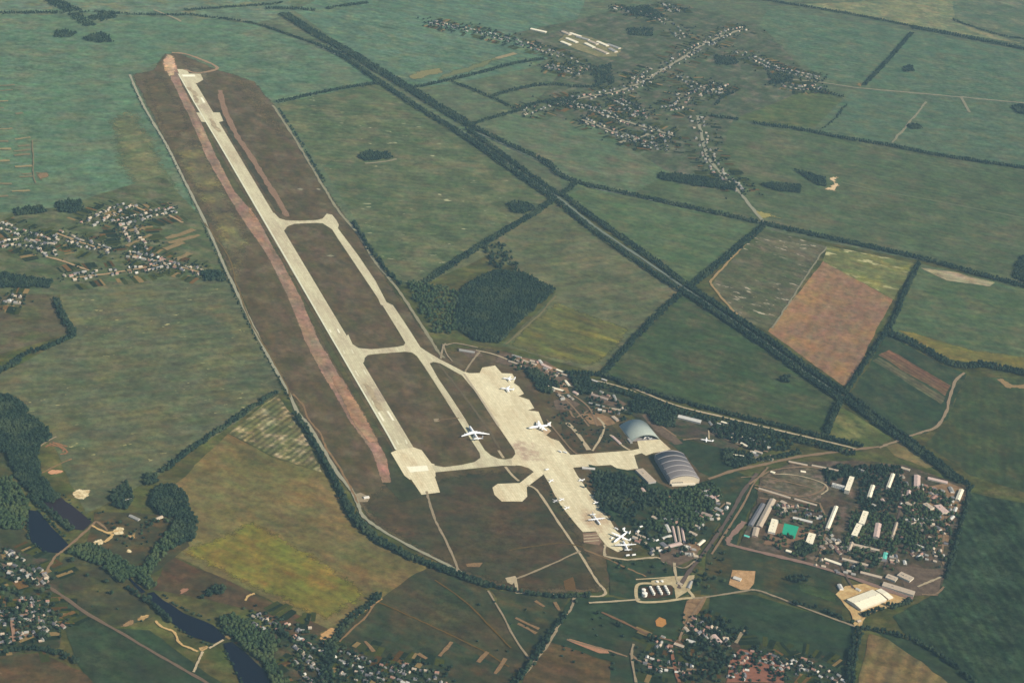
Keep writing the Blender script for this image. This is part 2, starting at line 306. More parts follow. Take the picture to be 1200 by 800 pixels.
# ------------------------------------------------------------------ the airfield
AF = (430, 420)
field([(152, 88), (176, 82), (192, 62), (212, 62), (252, 80), (300, 95), (325, 125), (360, 185), (420, 272), (470, 348), (520, 412), (556, 405), (600, 412), (660, 445), (700, 470), (760, 500), (800, 520), (860, 560), (800, 620), (760, 640), (735, 655), (712, 697), (605, 697), (540, 676), (490, 650), (440, 620), (415, 590), (360, 500), (336, 462), (298, 390), (245, 275), (195, 175)],
      (95, 90, 76), (88, 94, 76), ((300, 250), (500, 590)), name='airfield_grass', soft=22, c=(106, 98, 82), patch=160, csz=90, amt=.22, fine=.3)
field([(500, 565), (520, 556), (590, 548), (640, 556), (690, 640), (712, 695), (605, 696), (540, 675), (440, 618), (418, 590), (450, 560)], (76, 72, 52), (84, 76, 58), ((500, 590), (640, 600)), name='airfield_grass', c=(68, 76, 56), csz=150, amt=.18, jit=5, soft=40)
field([(195, 175), (232, 150), (262, 200), (300, 280), (290, 330), (270, 330), (245, 275)], (104, 104, 84), (94, 92, 80), ((200, 160), (290, 320)), name='airfield_grass', c=(122, 118, 84), csz=110, jit=5, soft=70)
field([(160, 92), (198, 88), (232, 150), (192, 172)], (94, 98, 86), (88, 96, 84), name='airfield_grass', jit=5, soft=60)
field([(262, 84), (300, 98), (322, 124), (345, 164), (318, 158), (284, 122)], (96, 100, 86), (96, 98, 84), name='airfield_grass', jit=4, soft=70)
field([(200, 66), (225, 72), (248, 84), (262, 120), (240, 104), (214, 84)], (104, 102, 90), (96, 104, 92), name='airfield_grass', jit=4, soft=60)
# the darker green strips of mown grass beside the runway
for pp in ([(212, 98), (225, 124), (254, 172), (324, 291), (381, 391), (451, 511), (440, 512), (372, 392), (312, 292), (246, 180), (222, 132)],
           [(246, 122), (276, 172), (322, 248), (334, 254), (298, 193), (262, 130)], [(440, 512), (452, 512), (478, 560), (500, 582), (470, 590), (448, 566)]):
    field(pp, (76, 90, 70), (84, 90, 74), ((255, 172), (381, 391)), name='airfield_grass', jit=1, amt=.2, soft=8)
STRIP = [(198, 72), (207, 76), (214, 100), (232, 135), (255, 185), (276, 225), (300, 252), (327, 300), (354, 350), (375, 400), (393, 430), (429.5, 495), (453, 534), (460, 566), (447, 567), (437, 534), (410, 495), (372, 430), (356, 400), (337, 350), (312, 300), (277, 248), (258, 215), (241, 185), (220, 135), (200, 95)]
field(STRIP, (128, 111, 95), (138, 118, 102), ((277, 248), (410, 495)), name='old_runway_strip', c=(160, 132, 108), csz=70, jit=1.2, ratio=6, soft=6)
field([(384, 440), (402, 440), (432, 492), (446, 518), (430, 520), (412, 494)], (146, 119, 93), (138, 114, 94), ((384, 440), (430, 500)), name='old_runway_strip', jit=1.5, ratio=6, soft=13)
field([(291, 236), (298, 246), (306, 262), (297, 262), (288, 246)], (168, 134, 102), (156, 124, 98), name='old_runway_strip', jit=2, soft=22)
field([(188, 74), (196, 60), (206, 66), (208, 78), (207, 88), (196, 92)], (176, 148, 120), (160, 138, 116), name='bare_ground', jit=3, soft=22)
DIRT = smat('dirt_track', alb((150, 140, 120), AF), .2)
DIRTF = smat('far_dirt_track', alb((140, 140, 122), (300, 150)), .2)
PALE = smat('pale_gravel', alb((176, 164, 138), AF), .2)
BRT = smat('brown_track', alb((134, 116, 96), AF), .25)
ribbon('track', [(258, 106), (263, 130), (278, 160), (298, 190), (318, 222), (337, 254)], 22, smat('old_track', alb((134, 118, 106), (290, 190)), .25), jit=2)
ribbon('track', [(202, 62), (225, 66), (255, 80), (232, 86), (215, 82)], 14, smat('far_bare_track', alb((150, 134, 116), (230, 80)), .25), jit=4)
BRTS = smat('bare_brown_soil', alb((140, 122, 100), AF), .25, soft=True)
# concrete
def concrete(name, a, b, stain, dirn, spots=()):
    t = NT(name); th = ang(*dirn)
    col = t.mix(t.rng(t.noise(t.mapped(th, 6, 1), 1 / 30, 5, .65), .36, .64, 0, 1), a, b)
    col = t.mix(t.rng(t.noise(t.mapped(th, 3, 1), 1 / 110, 4, .6), .53, .68, 0, .55), col, stain)
    for p, r, c in spots:
        vm = t.new('VectorMath'); vm.operation = 'DISTANCE'; t.l(t.pos, vm.inputs[0]); vm.inputs[1].default_value = (*G(*p), .5)
        wob = t.math('ADD', vm.outputs['Value'], t.rng(t.noise(t.pos, 1 / 35, 4, .65), .3, .7, -r * .7, r * .7))
        col = t.mix(t.rng(wob, r * .2, r * 1.1, .85, 0), col, c)
    br = t.new('TexBrick'); br.offset = 0; br.inputs['Scale'].default_value = 1; br.inputs['Mortar Size'].default_value = .5; br.inputs['Brick Width'].default_value = 14; br.inputs['Row Height'].default_value = 7
    br.inputs['Color1'].default_value = (1, 1, 1, 1); br.inputs['Color2'].default_value = (.86, .86, .85, 1); br.inputs['Mortar'].default_value = (.78, .77, .75, 1); t.l(t.mapped(th, 1, 1), br.inputs['Vector'])
    col = t.mix(1.0, col, br.outputs['Color'], 'MULTIPLY')
    return t.diffuse(t.scale(col, t.rng(t.noise(t.pos, 1 / 8, 4, .75), .3, .7, .88, 1.12)))
RWD = ((206.5, 87), (454, 510))
RWC = concrete('runway_concrete', alb((210, 205, 172), AF), alb((192, 183, 156), AF), alb((170, 154, 132), AF), RWD, [((438, 462), 45, alb((166, 152, 136), AF)), ((240, 125), 60, alb((176, 164, 142), AF))])
APC = concrete('apron_concrete', alb((230, 221, 186), (620, 520)), alb((214, 202, 168), (620, 520)), alb((190, 166, 134), (620, 520)), RWD, [((614, 528), 60, alb((178, 156, 138), AF)), ((700, 610), 50, alb((190, 166, 140), AF)), ((640, 505), 30, alb((196, 172, 144), AF))])
def conc(name, px, m=None, z=None): return sheet(name, px, m or RWC, z)
conc('runway', [(208.4, 87), (464, 527.6), (474, 545), (484, 561), (506, 561), (511, 549), (500, 537), (484.5, 524.5), (228.8, 97), (223, 88)])
conc('runway', [(207.5, 81.5), (219, 81.5), (221.5, 86.6), (235, 87), (238.3, 94), (231, 98), (213, 94)])
conc('runway', [(230, 132.5), (257.5, 132.3), (261.7, 142.2), (257, 143.5), (242, 144), (236, 143)])
conc('runway', [(458, 530.5), (465, 527.5), (484.5, 524.3), (494, 527.5), (505.5, 543), (509, 544), (510.5, 558), (506, 562), (480, 562), (474, 557.5)], APC)
conc('runway', [(481, 560.5), (509.5, 558.5), (515.6, 577), (494, 579.8)], APC)
conc('taxiway', [(321.5, 250), (327, 256), (335, 258.6), (350, 259.2), (371, 258.3), (378, 256.5), (381, 253), (383, 250.8), (389, 252), (394, 258), (397, 263.5), (396, 268), (420, 300), (440, 329.5), (453, 354.5), (460.5, 358), (472, 375), (482.5, 391), (492.5, 407), (500, 412), (515, 421), (545, 436.5), (541, 440), (516, 426), (508, 424.3), (503.5, 426), (513, 443), (530, 468), (545, 491), (553, 505), (562, 518), (568, 527.5), (575, 533.5), (584, 537.6), (592, 538.5), (600, 537), (604, 532), (604, 546), (590, 545.6), (560, 548.5), (530, 551.5), (510, 553.5), (506, 545), (520, 547.5), (540, 545), (556, 541.5), (563, 536.5), (562, 531), (549, 511), (540, 497), (523, 470), (507, 445), (496, 428), (488.5, 417.5), (483, 413.5), (475, 412.3), (440, 415), (431, 416.3), (427.5, 419.5), (426.5, 424.5), (424, 426), (406, 394), (408, 392), (413, 403.5), (420, 408), (435, 409.6), (465, 406.8), (473, 405), (475, 402), (468, 390), (448.5, 358.5), (446, 357), (443, 350), (427.5, 327), (409.5, 300), (396, 280), (389, 269), (378, 262), (371, 261.6), (345, 262.7), (337, 265.5), (333.5, 270), (331, 272), (318, 250)])
conc('apron', [(541, 439.5), (545, 436), (550, 437.5), (562, 437.3), (565, 431), (580, 428.5), (588, 437.5), (600, 438), (604, 444), (602, 449), (608, 453), (614, 461.5), (607.5, 464.5), (620, 468.5), (626, 478.5), (618.5, 481), (631, 482.5), (634.5, 491), (637, 497), (646, 505), (640, 510), (645, 513.5), (655, 517), (662, 526), (668.5, 533.2), (700, 531), (740, 527.8), (749, 526), (746, 514.5), (768, 510.5), (786, 526.5), (778, 529), (765, 531), (757, 534), (752, 531), (743, 533.5), (746, 544), (748, 549), (735, 551), (724, 549.5), (716, 544.8), (700, 546), (671.5, 548), (676, 556.5), (684, 568), (695, 582), (706, 597), (716, 611.5), (722, 622), (736, 634), (738, 640), (724, 647), (711, 640), (703, 630), (698, 622.5), (683, 623.5), (677, 617), (668, 606), (657, 592), (650, 580), (643, 566), (637, 556), (617.2, 571), (617.8, 582), (612, 587.7), (588, 587.7), (579.5, 580), (577, 571.5), (583, 567), (609, 566), (625.5, 553), (620, 548.8), (610, 545.6), (600, 545), (600, 538), (604, 533), (603, 528), (584, 500), (560, 463)], APC)
STN = smat('repaired_tarmac', alb((126, 108, 98), (690, 620)), .18, 8, alb((146, 126, 108), (690, 620)), 25)
sheet('old_pad', [(683, 625), (699, 623.5), (705, 635), (702, 639), (684, 636)], STN)
for k in range(3): ribbon('old_pad', [(684, 628 + k * 3.4), (702, 626.5 + k * 3.4)], 5, PALE, sm=False)
# worn edge lines and painted markings
PAINT = smat('worn_white_paint', alb((236, 232, 206), AF), .10, 5)
PAINTF = smat('faded_white_paint', alb((216, 212, 182), AF), .15, 5)
mk = lambda px, m=PAINT: sheet('runway_marking', px, m)
mk([(476, 547.2), (500.3, 545.6), (502.3, 551.6), (481, 553.6)])
for p, q, wd, m in (((443.5, 483.5), (449.5, 493.5), 6, PAINT), ((454, 482), (461, 493), 6, PAINT), ((416, 434.5), (420, 441), 5, PAINTF), ((426, 433.5), (429, 439), 5, PAINTF), ((464.3, 516), (467, 521.5), 5, PAINTF), ((475, 515.5), (477, 520.5), 5, PAINTF), ((386, 386.5), (388, 390), 5, PAINT), ((395.5, 386), (398, 390.5), 5, PAINT), ((402, 411), (404, 415), 4, PAINTF), ((412, 410), (414, 414.5), 4, PAINTF), ((236, 115), (239.5, 121), 9, PAINT), ((229, 113.5), (232, 118), 8, PAINTF), ((436, 470), (438, 474), 4, PAINTF)):
    ribbon('runway_marking', [p, q], wd, m, sm=False)
mk([(213, 88), (228, 88), (229, 90.2), (214.5, 90.4)])
EDGE = smat('pale_runway_edge', alb((214, 214, 188), AF), .12)
ribbon('runway_marking', [(209, 87), (227.4, 120), (257.4, 170), (327.6, 290), (385, 390), (454.8, 510), (464, 527)], 5, EDGE, sm=False)
RUB = smat('rubber_marks', alb((150, 138, 118), AF), .2, 8, alb((178, 166, 138), AF), 30)
def rub(px): ribbon('tyre_rubber', px, 17, RUB, jit=5)
rub([(428, 450), (446, 482)]); rub([(247, 140), (256, 155)]); rub([(222, 103), (232, 121)])
ribbon('apron_edge', [(543.5, 438), (560.5, 463), (584.5, 500)], 7, smat('apron_edge_paving', alb((178, 168, 146), AF), .15), sm=False)
ribbon('track', [(514, 427), (540, 460), (570, 500), (585, 526)], 7, smat('faint_track', alb((108, 104, 92), AF), .2), jit=1.5)
ribbon('track', [(584, 528), (590, 537)], 8, PALE); ribbon('track', [(592, 547), (600, 557), (608, 564)], 8, PALE)
ribbon('track', [(513, 493), (518, 492), (538, 490)], 5, smat('faint_pale_track', alb((120, 108, 92), AF), .2), sm=False)
sheet('bare_ground', [(508, 491), (514, 490.5), (515, 494), (509, 494.5)], DIRT)
for x, y, w_ in ((352, 222, 4), (373, 222, 3), (387, 300, 5)): sheet('bare_ground', [(x - w_, y), (x, y - 1), (x + w_, y + .3), (x + 1, y + 1.3)], DIRTF)
# perimeter roads and tracks of the airfield
ROADP = smat('perimeter_road', alb((150, 150, 132), (300, 400)), .12)
ribbon('perimeter_road', [(152, 88), (165, 118), (180, 145), (196, 172), (215, 210), (240, 260), (262, 310), (280, 348), (300, 390), (320, 428), (337, 458), (349, 484), (360, 496), (370, 512), (382, 532), (395, 554), (405, 566), (414, 578), (420, 592), (424, 603), (436, 614), (460, 629), (490, 645), (520, 660), (539, 670), (552, 679)], 10, ROADP, jit=.6)
ribbon('track', [(344, 462), (355, 475), (362, 492), (375, 508), (384, 528), (400, 552), (412, 574), (420, 590)], 6, BRT, jit=1.5)
ribbon('track', [(240, 262), (262, 292), (272, 312), (276, 330), (284, 352), (296, 382), (312, 410), (332, 446), (340, 466)], 5, smat('grassy_track', alb((112, 104, 86), (270, 300)), .25), jit=2)
ribbon('perimeter_road', [(320, 124), (328, 136), (345, 162), (362, 190), (380, 222), (400, 252), (420, 275), (436, 302), (450, 320), (465, 338), (480, 360), (496, 384), (508, 404), (516, 416), (522, 420)], 10, DIRTF, jit=1.5)
ribbon('track', [(500, 576), (503, 588), (510, 610), (522, 634), (538, 669)], 6, DIRT, jit=1)
ribbon('track', [(617, 569), (624, 571), (632, 578), (650, 606), (680, 650), (700, 682), (709, 692), (708, 697), (698, 699), (650, 697), (610, 695), (606, 693), (604, 678)], 7, PALE, jit=.8)
ribbon('track', [(606, 678), (640, 664), (680, 646)], 6, DIRT, jit=1)
ribbon('track', [(596, 645), (630, 640), (655, 637), (684, 641)], 5, smat('faint_brown_track', alb((100, 92, 74), (640, 640)), .2), jit=2)
sheet('bare_ground', [(592, 677), (604, 675), (606, 679), (600, 686), (594, 683)], PALE, jit=2)
sheet('bare_ground', [(546, 661), (556, 659), (565, 659), (562, 664), (548, 664)], BRT, jit=2)
ribbon('track', [(684, 644), (705, 652), (740, 668), (757, 676)], 6, BRT, jit=2)
sheet('bare_ground', [(660, 680), (672, 676), (676, 690), (664, 692)], smat('worn_turf', alb((104, 90, 74), (660, 680)), .2), jit=6)
ribbon('track', [(709, 638), (708, 650), (714, 653), (735, 656), (760, 654), (772, 654), (780, 660), (790, 660)], 7, PALE, jit=1.2)
sheet('bare_ground', [(414, 580), (424, 577), (434, 583), (430, 588), (420, 588)], DIRT, jit=3)
# ------------------------------------------------------------------ roads and tracks of the country round about
ROADF = smat('far_road', alb((118, 130, 122), (700, 200)), .12)
ROADN = smat('village_road', alb((112, 102, 92), (100, 720)), .15)
ribbon('highway', [(372, 55), (410, 72), (450, 100), (490, 127), (537, 152), (575, 178), (610, 203), (655, 233), (700, 268), (750, 302), (800, 336)], 12, ROADF, jit=.8)
ribbon('highway', [(800, 336), (850, 370), (900, 404), (945, 437), (990, 467), (1030, 498), (1062, 522)], 9, ROADF, jit=.8)
ribbon('road', [(548, 152), (575, 163), (640, 193), (690, 219), (740, 230), (800, 243), (895, 262), (1000, 285), (1100, 308), (1200, 336)], 8, ROADF, jit=.8)
ribbon('road', [(817, 136), (822, 158), (829, 184), (844, 203), (862, 221), (876, 238), (896, 262)], 14, smat('pale_far_road', alb((146, 148, 132), (840, 190)), .12), jit=2)
ribbon('track', [(893, 266), (872, 288), (846, 315), (834, 328), (835, 336), (848, 352), (864, 370)], 9, smat('pale_field_track', alb((158, 140, 110), (860, 320)), .15), jit=2)
ribbon('track', [(1130, 437), (1120, 446), (1112, 468), (1106, 488), (1094, 502), (1070, 510), (1048, 518), (1030, 525)], 9, smat('dusty_track', alb((152, 138, 118), (1100, 480)), .15), jit=2)
ribbon('track', [(968, 290), (938, 334), (905, 385)], 6, DIRTF, jit=2)
ribbon('track', [(915, 92), (960, 97), (1010, 104), (1100, 112), (1210, 122)], 16, DIRTF, jit=3)
ribbon('track', [(1126, 114), (1136, 132)], 14, DIRTF); ribbon('track', [(1085, 120), (1060, 150), (1045, 168)], 10, DIRTF, jit=3)
ribbon('track', [(985, 214), (1030, 224), (1090, 235), (1200, 256)], 10, smat('faint_far_track', alb((116, 128, 106), (1090, 230)), .15), jit=3)
ribbon('track', [(180, 12), (205, 22), (212, 26)], 14, DIRTF)
ribbon('track', [(428, 192), (450, 190), (464, 187)], 12, DIRTF, jit=2)
ribbon('track', [(592, 404), (625, 376), (652, 347)], 7, smat('field_edge_track', alb((120, 118, 96), (620, 380)), .2), jit=2)
ribbon('road', [(-30, 652), (0, 661), (28, 668), (52, 684), (75, 700), (100, 718), (140, 741), (190, 770), (245, 802), (290, 830)], 9, ROADN, jit=.8)
ribbon('road', [(40, 686), (52, 676), (60, 660), (66, 651), (76, 644), (92, 630), (108, 616), (114, 612), (126, 622)], 7, smat('dam_road', alb((132, 116, 98), (90, 630)), .15), jit=1)
SANDT = smat('sand_track', alb((186, 160, 116), (150, 630)), .2, 5)
SAND = smat('sand', alb((190, 164, 120), (150, 630)), .25, 5, alb((150, 128, 96), (150, 630)), 14, soft=True)
SANDW = smat('white_sand', alb((222, 208, 170), (150, 630)), .2, 5, alb((176, 158, 122), (150, 630)), 14, soft=True)
def patch(px, m=SAND, j=1.5): return sheet('sand_heap' if m is SANDW else 'bare_ground', px, m, jit=j, step=7, soft=9 if cen(px)[1] > 300 else 18)
patch([(130, 622), (138, 616), (147, 619), (146, 626), (134, 628)], SANDW); patch([(106, 637), (112, 632), (122, 631), (124, 638), (114, 641)], SANDW)
patch([(147, 627), (158, 623), (161, 631), (152, 633)]); patch([(145, 645), (151, 642), (158, 646), (152, 650)], SANDW)
patch([(83, 577), (92, 572), (108, 574), (106, 582), (96, 587), (86, 584)], SANDW, 2)
ribbon('track', [(122, 624), (132, 627), (122, 636)], 8, SANDT, jit=2); ribbon('track', [(108, 616), (124, 624), (140, 622)], 6, SANDT, jit=1)
for k in range(4): ribbon('track', [(52 + k * 3, 524 - k * 2), (66 + k * 4, 520 + k * 3), (80 - k * 3, 524 + k * 3)], 5, smat('old_workings', alb((140, 112, 92), (65, 522)), .2), jit=2)
ribbon('track', [(66, 512), (50, 521), (40, 532), (40, 546), (46, 555)], 5, DIRT, jit=1); ribbon('track', [(46, 556), (60, 549), (84, 538)], 5, BRT, jit=1)
patch([(50, 555), (60, 549), (72, 550), (78, 553), (70, 556), (58, 558)], smat('red_sand', alb((190, 148, 118), (60, 550)), .2, soft=True), 3)
patch([(158, 725), (165, 721), (176, 718), (178, 722), (168, 728), (160, 729)]); patch([(136, 733), (145, 728), (160, 725), (156, 733), (144, 737)], BRTS, 4)
ribbon('track', [(182, 727), (190, 735), (203, 740), (207, 750), (215, 757), (232, 764)], 6, SANDT, jit=1.5); patch([(230, 758), (240, 755), (247, 758), (242, 764), (233, 765)])
ribbon('track', [(238, 764), (233, 774), (227, 788)], 6, PALE, jit=1); ribbon('track', [(245, 760), (262, 750)], 6, PALE)
patch([(204, 698), (212, 690), (222, 687), (222, 693), (212, 700)], smat('pink_bare_soil', alb((146, 116, 100), (212, 694)), .2, soft=True), 4)
ribbon('track', [(287, 704), (292, 698), (298, 696)], 6, SANDT, jit=1)
patch([(970, 219), (962, 222), (968, 224), (980, 225), (985, 218), (980, 212), (984, 208), (974, 206), (968, 209), (975, 214)], smat('far_sand', alb((212, 188, 152), (970, 215)), .2, soft=True), 4)
patch([(474, 90), (490, 83), (518, 79), (521, 86), (500, 91), (485, 95)], smat('far_stubble', alb((128, 130, 106), (500, 88)), .2, soft=True), 7)
patch([(508, 96), (515, 88), (595, 63), (600, 64), (560, 82)], smat('far_stubble_strip', alb((114, 124, 104), (550, 80)), .2, soft=True), 6)
ribbon('track', [(582, 69), (604, 63)], 26, smat('far_tan_strip', alb((146, 140, 118), (590, 66)), .2))
patch([(1002, 98), (1010, 94), (1013, 101), (1005, 103)], smat('far_bare_corner', alb((140, 128, 104), (1005, 98)), .2, soft=True), 5)
patch([(925, 258), (905, 251), (878, 243), (888, 256)], smat('far_yellow_patch', alb((150, 146, 104), (910, 255)), .25, soft=True), 6)
patch([(1166, 445), (1176, 442), (1186, 450), (1205, 450), (1205, 456), (1180, 456)], smat('dry_field_edge', alb((150, 132, 104), (1180, 450)), .25, soft=True), 4)
for pts in ([(440, 705), (480, 722), (520, 740), (560, 760), (596, 782)], [(510, 680), (545, 705), (575, 735), (600, 760)]): ribbon('track', pts, 4, smat('faded_track', alb((106, 92, 66), (520, 730)), .2), jit=1.5)
ribbon('track', [(572, 692), (588, 720), (605, 750), (622, 776)], 5, DIRT, jit=1)
ribbon('track', [(674, 699), (670, 712), (660, 726), (650, 742), (642, 756), (630, 772), (618, 786), (600, 800)], 7, DIRT, jit=1.5)
ribbon('track', [(448, 702), (430, 714), (410, 728), (398, 736), (386, 748)], 5, smat('sandy_track', alb((170, 140, 104), (410, 728)), .15), jit=1)
ribbon('track', [(440, 706), (428, 724), (412, 738), (398, 752)], 5, BRT, jit=1)
patch([(374, 742), (384, 735), (396, 734), (388, 750), (380, 758), (372, 752)], smat('orange_yard', alb((184, 150, 108), (384, 745)), .2, soft=True), 3)
for p, q in (((604, 724), (632, 737)), ((606, 731), (628, 742)), ((628, 705), (638, 712)), ((650, 706), (655, 716)), ((515, 770), (530, 752)), ((560, 776), (572, 764)), ((580, 790), (592, 772)), ((490, 766), (500, 772)), ((428, 752), (438, 764))): ribbon('garden_strip', [p, q], 9, BRT, jit=2)
# fields' strips at the left edge
TAN = smat('ripe_strip', alb((138, 134, 110), (30, 170)), .2); TANR = smat('tilled_strip', alb((120, 120, 104), (30, 170)), .2)
for x0, y0, x1, y1 in ((-30, 104, 18, 100), (-30, 108, 14, 106), (-30, 128, 6, 127), (18, 134, 26, 133), (-30, 154, 15, 151), (18, 164, 36, 162), (-30, 166, 10, 166), (17, 178, 36, 176), (16, 183, 36, 182), (17, 196, 38, 195), (22, 208, 38, 207), (26, 205, 37, 204), (-30, 190, 12, 189), (-30, 215, 14, 216), (-30, 231, 10, 230), (-30, 176, 12, 175), (20, 172, 35, 171), (-30, 120, 10, 119), (14, 225, 36, 224)):
    ribbon('crop_strip', [(x0, y0), (x1, y1)], rnd.uniform(11, 19), rnd.choice((TAN, TANR, TAN)), jit=3)
ribbon('track', [(38, 165), (40, 200), (41, 215)], 5, TANR, jit=2)
patch([(40, 202), (56, 201), (62, 206), (48, 213), (41, 210)], smat('pink_fallow', alb((128, 116, 100), (50, 206)), .2, soft=True), 5)
# ponds
WAT = NT('pond_water'); wp = WAT.new('BsdfPrincipled'); wp.inputs['Base Color'].default_value = (.004, .005, .012, 1); wp.inputs['Roughness'].default_value = .12; wp.inputs['Specular IOR Level'].default_value = .08
wb = WAT.new('Bump'); wb.inputs['Strength'].default_value = .2; wb.inputs['Distance'].default_value = .3; WAT.l(WAT.noise(WAT.pos, .3, 3), wb.inputs['Height']); WAT.l(wb.outputs[0], wp.inputs['Normal']); WAT.l(wp.outputs[0], WAT.out.inputs[0]); WAT = WAT.m
for pp in ([(34, 598), (46, 600), (60, 617), (81, 638), (72, 648), (52, 646), (36, 634), (32, 618)], [(172, 696), (180, 694), (192, 704), (215, 719), (250, 733), (263, 746), (262, 750), (248, 754), (226, 747), (202, 730), (182, 712)], [(263, 754), (272, 752), (286, 764), (312, 788), (330, 830), (296, 830), (282, 800), (268, 772)], [(146, 674), (152, 676), (170, 693), (166, 694)]):
    sheet('pond', pp, WAT, jit=2)
WAT2 = NT('brown_pond_water'); wp = WAT2.new('BsdfPrincipled'); wp.inputs['Base Color'].default_value = (.016, .009, .012, 1); wp.inputs['Roughness'].default_value = .12; wp.inputs['Specular IOR Level'].default_value = .08; WAT2.l(wp.outputs[0], WAT2.out.inputs[0])
sheet('pond', [(52, 566), (63, 575), (90, 596), (108, 612), (98, 622), (84, 620), (66, 604), (50, 588)], WAT2.m, jit=2)
# ------------------------------------------------------------------ grounds of the airport buildings and the garrison town
AP = (720, 500)
field([(783, 519), (800, 514), (830, 522), (862, 530), (858, 552), (832, 560), (818, 553), (806, 535)], (58, 80, 60), (64, 80, 60), name='lawn', c=(74, 84, 60), csz=40)
field([(640, 452), (690, 446), (745, 470), (840, 498), (870, 515), (862, 530), (800, 512), (765, 505), (740, 486), (700, 480), (660, 470)], (70, 78, 70), (92, 88, 78), name='lawn', c=(56, 72, 66), csz=40)
field([(690, 545), (745, 552), (790, 575), (835, 562), (860, 552), (880, 560), (820, 645), (770, 650), (735, 630), (700, 585)], (50, 66, 56), (62, 74, 58), name='lawn', c=(84, 82, 66), csz=40)
field([(655, 478), (676, 470), (690, 486), (700, 482), (728, 510), (740, 526), (676, 531), (660, 510)], (84, 76, 68), (76, 78, 66), name='lawn', c=(98, 84, 72), csz=40)
field([(712, 657), (770, 655), (800, 665), (830, 690), (800, 700), (745, 704), (715, 697)], (52, 66, 54), (64, 66, 56), name='lawn', c=(78, 72, 60), csz=50)
field([(866, 640), (885, 590), (890, 560), (930, 542), (1000, 540), (1060, 545), (1136, 572), (1126, 612), (1112, 660), (1098, 698), (1045, 695), (950, 662), (900, 650)], (88, 82, 72), (70, 80, 66), name='town_ground', c=(116, 104, 90), csz=40, patch=60)
field([(888, 560), (930, 544), (985, 545), (1004, 552), (985, 562), (968, 566), (972, 580), (955, 592), (920, 588), (890, 580)], (108, 102, 88), (86, 94, 74), name='yard', c=(130, 116, 100), csz=26, patch=40, soft=22)
field([(845, 600), (868, 575), (885, 562), (888, 582), (872, 612), (862, 640), (848, 640)], (66, 74, 58), (58, 72, 58), name='lawn')
sheet('yard', [(652, 48), (664, 38), (700, 46), (728, 56), (722, 66), (700, 67), (668, 55)], smat('farm_yard', alb((142, 138, 116), (690, 52)), .2, 8, alb((112, 122, 104), (690, 52)), 40), jit=12)
YARD = smat('trodden_yard', alb((150, 128, 104), AP), .2, 6, alb((126, 108, 92), AP), 20)
YARD2 = smat('grey_yard', alb((118, 108, 98), AP), .2, 6, alb((100, 94, 88), AP), 20)
YEL = smat('sandy_yard', alb((204, 178, 130), (1020, 705)), .2, 6, alb((184, 152, 110), (1020, 705)), 20)
yard = lambda px, m=YARD, j=1.5: sheet('yard', px, m, jit=j)
yard([(682, 486), (700, 484), (716, 490), (722, 497), (710, 500), (690, 497)]); yard([(648, 500 - 30), (664, 466), (680, 474), (668, 482), (652, 480)], YARD2)
yard([(586, 414), (640, 424), (665, 440), (700, 452), (700, 458), (660, 450), (618, 434), (580, 424)], YARD2, 3); yard([(606, 418), (650, 430), (662, 438), (640, 434), (610, 426)], YARD, 2)
yard([(535, 408), (560, 411), (566, 418), (548, 419)], YARD2); yard([(664, 448), (668, 462), (655, 462), (644, 456), (648, 450)], YARD, 2)
yard([(690, 460), (720, 466), (735, 474), (722, 478), (692, 470)], YARD2, 2); yard([(752, 487), (760, 484), (786, 508), (800, 520), (790, 522), (772, 510)], YARD2, 2)
yard([(858, 668), (885, 669.5), (883, 684), (877, 691), (868, 691), (854, 685)], smat('orange_ground', alb((190, 158, 122), (870, 680)), .2, 6, alb((168, 138, 104), (870, 680)), 20), 1)
yard([(980, 697), (990, 687), (1012, 684), (1045, 694), (1062, 700), (1055, 707), (1030, 715), (1012, 722), (1008, 737), (1000, 734), (996, 716)], YEL, 2)
yard([(772, 645), (785, 640), (795, 646), (790, 664), (776, 658)], YARD2, 2); yard([(795, 640), (812, 634), (820, 642), (812, 655), (796, 662), (786, 664)], YARD2, 2); yard([(806, 632), (818, 636), (822, 644), (812, 648)], YARD, 2)
yard([(804, 705), (812, 700), (828, 700), (820, 716), (806, 734), (800, 730)], YARD, 2); yard([(1085, 570), (1110, 565), (1134, 576), (1130, 600), (1110, 606), (1090, 600)], YARD, 3); yard([(1050, 664), (1106, 668), (1100, 697), (1066, 698)], YARD2, 3)
yard([(905, 612), (955, 622), (945, 645), (895, 638)], smat('parade_ground', alb((132, 112, 96), (925, 625)), .15, 6), 1); yard([(1096, 590), (1114, 585), (1112, 640), (1100, 640)], YARD, 3)
yard([(855, 775), (866, 760), (893, 765), (920, 775), (918, 800), (850, 800)], smat('brick_yard', alb((140, 104, 92), (880, 780)), .25), 2); yard([(768, 728), (773, 724), (780, 726), (782, 731), (776, 735), (769, 733)], smat('orange_soil', alb((178, 134, 90), (775, 730)), .15), 2)
FUELP = smat('fuel_yard_concrete', alb((190, 176, 142), (775, 690)), .15, 6, alb((172, 158, 126), (775, 690)), 20)
yard([(763, 681), (790, 676), (814, 674), (810, 690), (792, 702), (790, 690), (786, 686), (764, 686)], FUELP, .6)
for pts in ([(745, 679.5), (770, 678), (792, 676)],): ribbon('yard_road', pts, 5, FUELP, sm=False)
ribbon('yard_road', [(764, 684), (747, 686), (746, 702), (752, 706), (775, 705.5), (800, 702), (812, 700), (806, 690), (812, 676)], 9, FUELP)
sheet('fuel_bund', [(751, 689), (766, 686), (788, 687), (788, 697), (770, 701), (753, 701)], smat('bund_ground', alb((84, 76, 70), (770, 694)), .2), jit=.5)
RDB = smat('base_road', alb((138, 122, 104), AP), .15); RDG = smat('asphalt', alb((104, 98, 94), (850, 600)), .15)
